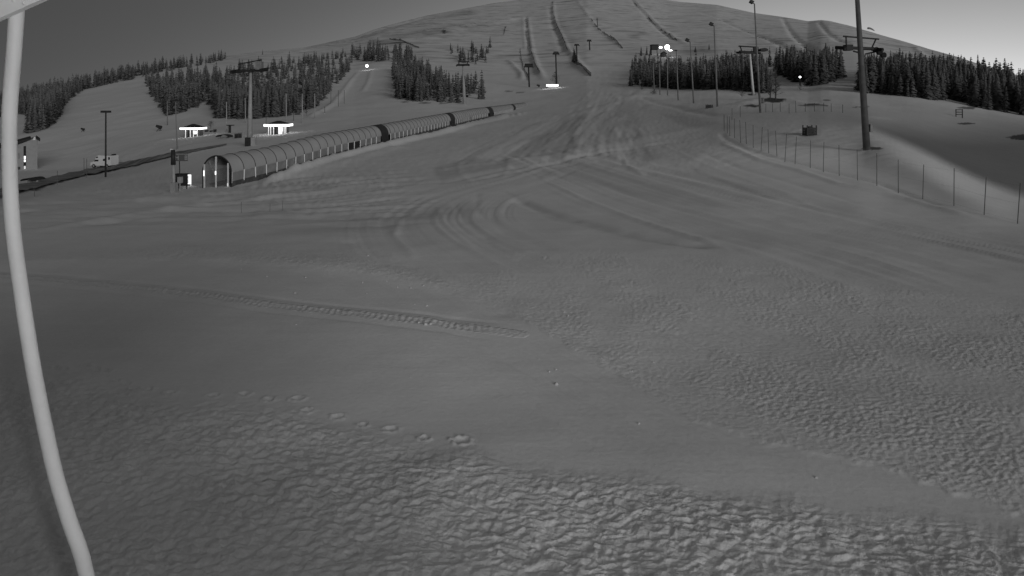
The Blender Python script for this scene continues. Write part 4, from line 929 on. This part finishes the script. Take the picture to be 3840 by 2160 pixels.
HI = [crown(s, 26 + s % 3 * 3, 8, w).mesh('crown', M['spruce']) for s, w in ((1, .15), (2, .17), (3, .13), (4, .19), (5, .15), (6, .12))]
TR = MB().cyl((0, 0, -.05), (0, 0, .9), .018, .004, 6).mesh('trunk', M['bark'])
LO = [crown(10 + s, 15, 6, w) for s, w in ((1, .16), (2, .18), (3, .14), (4, .17))]
def inpoly(u, v, P):
    c = False; n = len(P)
    for i in range(n):
        (x1, y1), (x2, y2) = P[i], P[(i + 1) % n]
        if (y1 > v) != (y2 > v) and u < (x2 - x1) * (v - y1) / (y2 - y1) + x1: c = not c
    return c
# name, polygon of tree feet, count, height (m) near/far, label
FOR = [
 ('left', [(545, 303), (620, 292), (780, 280), (900, 262), (1000, 250), (1130, 225), (1300, 210), (1335, 235), (1290, 290), (1262, 322), (1232, 350), (1212, 385), (1190, 400), (1130, 425), (1000, 441), (925, 445), (815, 447), (800, 400), (740, 400), (690, 425), (630, 435), (600, 395), (560, 350)], 330, 8.5, 'dark spruce in the left forest beneath the fell', None),
 ('left', [(815, 420), (1000, 420), (1130, 408), (1190, 385), (1185, 400), (1130, 427), (1000, 445), (815, 449)], 60, 9.0, 'dark spruce in the left forest beneath the fell', None),
 ('left', [(600, 395), (740, 385), (740, 402), (690, 425), (632, 437)], 26, 8.0, 'dark spruce in the left forest beneath the fell', None),
 ('strip', [(1280, 195), (1400, 190), (1520, 195), (1560, 215), (1530, 235), (1330, 232)], 46, 11, 'dark spruce in the strip above the small left piste', None),
 ('middle', [(1468, 260), (1485, 372), (1540, 384), (1700, 388), (1735, 382), (1660, 320), (1600, 270), (1540, 235), (1480, 235)], 140, 9.5, 'dark spruce in the middle forest left of the flared lift tower', None),
 ('middle', [(1735, 370), (1815, 355), (1815, 335), (1740, 330), (1700, 340)], 16, 8.5, 'dark spruce in the middle forest left of the flared lift tower', None),
 ('clump', [(1690, 200), (1840, 180), (1835, 235), (1790, 252), (1700, 225)], 26, 10, 'dark spruce in the sparse clump high left of the lift line', None),
 ('right', [(2368, 322), (2362, 300), (2375, 250), (2430, 238), (2480, 235), (2560, 262), (2700, 250), (2850, 240), (2870, 300), (2880, 348), (2800, 345), (2700, 333), (2560, 338), (2440, 328)], 230, 9.5, 'dark spruce in the forest right of the centre piste', None),
 ('right', [(2870, 245), (2980, 245), (3080, 262), (3170, 290), (3150, 300), (3060, 322), (2980, 308), (2925, 285)], 95, 10.5, 'dark spruce in the forest right of the centre piste', None),
 ('right', [(2400, 322), (2560, 336), (2700, 334), (2800, 345), (2880, 350), (2880, 342), (2800, 332), (2560, 322), (2400, 312)], 50, 9.5, 'dark spruce in the forest right of the centre piste', None),
 ('far right', [(3225, 348), (3230, 275), (3400, 262), (3600, 275), (3700, 300), (3900, 340), (4200, 400), (4200, 470), (3840, 432), (3700, 410), (3600, 388), (3400, 364)], 420, 9.0, 'dark spruce in the dense forest at the right edge', None),
 ('skyline', [(-200, 440), (0, 400), (100, 372), (300, 322), (480, 280), (700, 240), (850, 218), (850, 226), (600, 272), (480, 302), (330, 332), (260, 372), (230, 420), (212, 450), (160, 490), (110, 500), (108, 430), (-200, 460)], 230, 8.5, 'dark spruce in the row along the left skyline', None),
 ('skyline', [(108, 425), (230, 400), (225, 425), (210, 450), (150, 495), (108, 505)], 30, 9.0, 'dark spruce in the row along the left skyline', None)]
rnd = random.Random(7); TREES = []
for key, poly, cnt, hh, lab, _ in FOR:
    hh *= {'strip': 1.1, 'skyline': 1.1, 'far right': .98}.get(key, 1.0); cnt = int(cnt * {'left': 1.9, 'skyline': 3.6, 'middle': 1.6, 'right': 2.0, 'far right': 2.3, 'strip': 1.8, 'clump': 1.4}[key])
    us_ = [p[0] for p in poly]; vs_ = [p[1] for p in poly]; n = 0; tries = 0
    while n < cnt and tries < cnt * 60:
        tries += 1; u = rnd.uniform(min(us_), max(us_)); v = rnd.uniform(min(vs_), max(vs_))
        if not inpoly(u, v, poly): continue
        if key == 'left' and 985 < u < 1125 and 285 < v < 345 and rnd.random() < .75: continue
        if key == 'left' and 2460 < u: continue
        if key == 'right' and 2460 < u < 2540 and v < 262: continue
        if v < float(vsky(u)) + 3: continue
        g = H(u, v); h = hh * rnd.uniform(.6, 1.2) * (1.15 if rnd.random() < .15 else 1)
        TREES.append((h / g.y, u, v, g, h, key, lab)); n += 1
for u, v, h, key in [(2365, 322, 9, 'right'), (2885, 245, 7, 'right'), (2912, 250, 8, 'right'), (2963, 235, 9, 'right'), (1810, 372, 7, 'middle'), (1798, 372, 7, 'middle'), (1690, 190, 9, 'clump'), (1655, 300, 9, 'middle'),
                     (2150, 235, 12, 'centre'), (2156, 240, 10, 'centre'), (3340, 235, 8, 'far right'), (3410, 220, 8, 'far right'), (3680, 258, 6, 'far right'), (3775, 276, 7, 'far right'), (3745, 270, 5, 'far right'), (3820, 290, 7, 'far right'),
                     (2440, 205, 10, 'right'), (2425, 205, 9, 'right'), (2404, 208, 9, 'right'), (2660, 185, 8, 'right'), (985, 205, 6, 'skyline'), (2608, 195, 7, 'right')]:
    g = H(u, v); lab = {'centre': 'dark spruce beside the snow fence on the centre piste'}.get(key) or next(f[4] for f in FOR if f[0] == key); TREES.append((99 if key != 'far right' else h / g.y, u, v, g, h, key, lab))
TREES.sort(key=lambda t: -t[0])
GRP = {'left': 'spruces of the left forest', 'strip': 'spruces above the small left piste', 'middle': 'spruces of the middle forest', 'clump': 'spruces of the high clump', 'right': 'spruces of the right forest',
       'far right': 'spruces at the right edge', 'skyline': 'spruces on the left skyline', 'centre': 'spruces on the centre piste'}
inview = [t for t in TREES if -60 < t[1] < 3900]
for i, (a, u, v, g, h, key, lab) in enumerate(inview[:300]):
    r = bpy.data.objects.new('spruce_tree', None); COL.objects.link(r); r.location = g - Vector((0, 0, .1)); r.rotation_euler = (rnd.uniform(-.03, .03), rnd.uniform(-.03, .03), rnd.uniform(0, 6.28)); w = rnd.uniform(1.0, 1.5); r.scale = (h * w, h * w, h)
    tag(r, lab, 'spruce', GRP[key])
    for n, me in (('crown', HI[i % 6]), ('trunk', TR)):
        c = bpy.data.objects.new(n, me); COL.objects.link(c); c.parent = r
def merged(lst, name, label):
    V_ = []; F_ = []; o = 0
    base = [(np.array(m.v), m.f) for m in LO]
    for i, (a, u, v, g, h, key, lab) in enumerate(lst):
        A, f = base[i % 4]; q = rnd.uniform(0, 6.28); c, s = math.cos(q), math.sin(q); w = rnd.uniform(1.05, 1.55)
        P = np.stack([(A[:, 0]*c - A[:, 1]*s)*h*w + g.x, (A[:, 0]*s + A[:, 1]*c)*h*w + g.y, A[:, 2]*h + g.z - .1], -1); V_.append(P); F_ += [tuple(k + o for k in ff) for ff in f]; o += len(A)
    me = bpy.data.meshes.new(name); me.from_pydata(np.vstack(V_).tolist(), [], F_); me.materials.append(M['spruce']); ob = bpy.data.objects.new(name, me); COL.objects.link(ob); ob['kind'] = 'stuff'; tag(ob, label, 'forest')
merged(inview[300:] + [t for t in TREES if not -60 < t[1] < 3900], 'spruce_forest', 'the rest of the dark spruce forests spread over the slopes')

# bare birches and bushes
def birch(u, v, h, sp, label, seed, dens=1.0, cat='birch'):
    rnd = random.Random(seed); g = H(u, v); r = thing('bare_birch' if h > 2.5 else 'bare_bush', label, cat, g)
    MB().tube([(0, 0, -.2), (.05*h*.3, 0, h*.3), (0, 0, h*.65), (.02*h, 0, h*.95)], [h*.022, h*.018, h*.012, h*.003], 6).build('trunk', M['bark'], r)
    m = MB()
    for k in range(int(34 * dens)):
        z = h * rnd.uniform(.12, .9); a = rnd.uniform(0, 6.28); L = sp * h * (1.1 - z / h) * rnd.uniform(.6, 1.1); e = Vector((math.cos(a)*L, math.sin(a)*L, z + L*rnd.uniform(.2, .9)))
        m.cyl((0, 0, z), e, h*.006, h*.002, 3, False)
        for j in range(7):
            t = rnd.uniform(.3, 1); p = Vector((0, 0, z)).lerp(e, t); q = p + Vector((rnd.uniform(-1, 1), rnd.uniform(-1, 1), rnd.uniform(-.3, .8))) * L * .3; m.cyl(p, q, h*.004, h*.0015, 3, False)
    m.build('crown', M['twig'], r)
birch(2082, 316, 8.5, .42, 'bare round birch above the far light bar', 3, 1.6)
birch(2888, 376, 7.5, .22, 'slender bare birch left of a pair above the dark thawed patch', 4, 1.8)
birch(2908, 378, 8.0, .22, 'slender bare birch right of a pair above the dark thawed patch', 5, 1.8)
birch(2782, 364, 2.4, .6, 'bare bush on the snow left of the white-masted tower', 6, 1.5, 'bush')
birch(2452, 352, 2.2, .7, 'bare bush at the foot of the pale posts', 7, 1.5, 'bush')
birch(2408, 338, 2.4, .6, 'bare bush at the left end of the right forest', 8, 1.5, 'bush')
birch(3000, 340, 2.2, .6, 'small bare bush under the tiny forest lamp', 9, 1.2, 'bush')
birch(790, 482, 2.4, .8, 'bare bush behind the smaller kiosk', 10, 1.6, 'bush')
birch(1150, 434, 3.0, .5, 'bare young birch between the pale masts', 11, 1.2)

# ---------------------------------------------------------------- lumps of snow
cm = []
for s in range(4):
    rr = random.Random(s); b = MB().ball((0, 0, 0), 1, 8, 5); b.v = [tuple(Vector(v) * rr.uniform(.75, 1.25)) for v in b.v]; cm.append(b.mesh('snow_lump', M['chunk'], True))
CH = [(1600, 1148, 5), (1537, 1410, 3), (2085, 1442, 10), (2060, 1398, 5), (2085, 1390, 5), (2115, 1170, 4), (2395, 1590, 6), (2350, 1637, 3), (2458, 1747, 3), (3060, 1790, 7), (2990, 1645, 5), (2255, 1350, 4), (2450, 1357, 5), (2370, 1395, 5), (2020, 1347, 3),
      (1105, 1098, 6), (1110, 1216, 4), (1175, 1410, 3), (1128, 1905, 3), (1130, 1804, 3), (1490, 1078, 4), (1450, 1060, 3), (1360, 1060, 4), (1145, 1040, 5), (1000, 1038, 4), (905, 1012, 3), (1595, 1222, 9), (1570, 1215, 6), (1615, 1220, 6), (1380, 965, 5), (655, 1210, 4), (2130, 1185, 5), (1555, 1145, 3), (1588, 1076, 4), (1540, 1080, 4), (1375, 1100, 3)]
for i, (u, v, p) in enumerate(CH):
    g = H(u, v); s = p * .8 / F * g.y
    o = bpy.data.objects.new('snow_lump', cm[i % 4]); COL.objects.link(o); o.location = g + Vector((0, 0, s * .1)); o.scale = (s, s, s * .75); o.rotation_euler = (0, 0, i)
    tag(o, 'loose white lump of snow lying on the smooth groomed snow', 'snow lump', 'loose snow lumps')
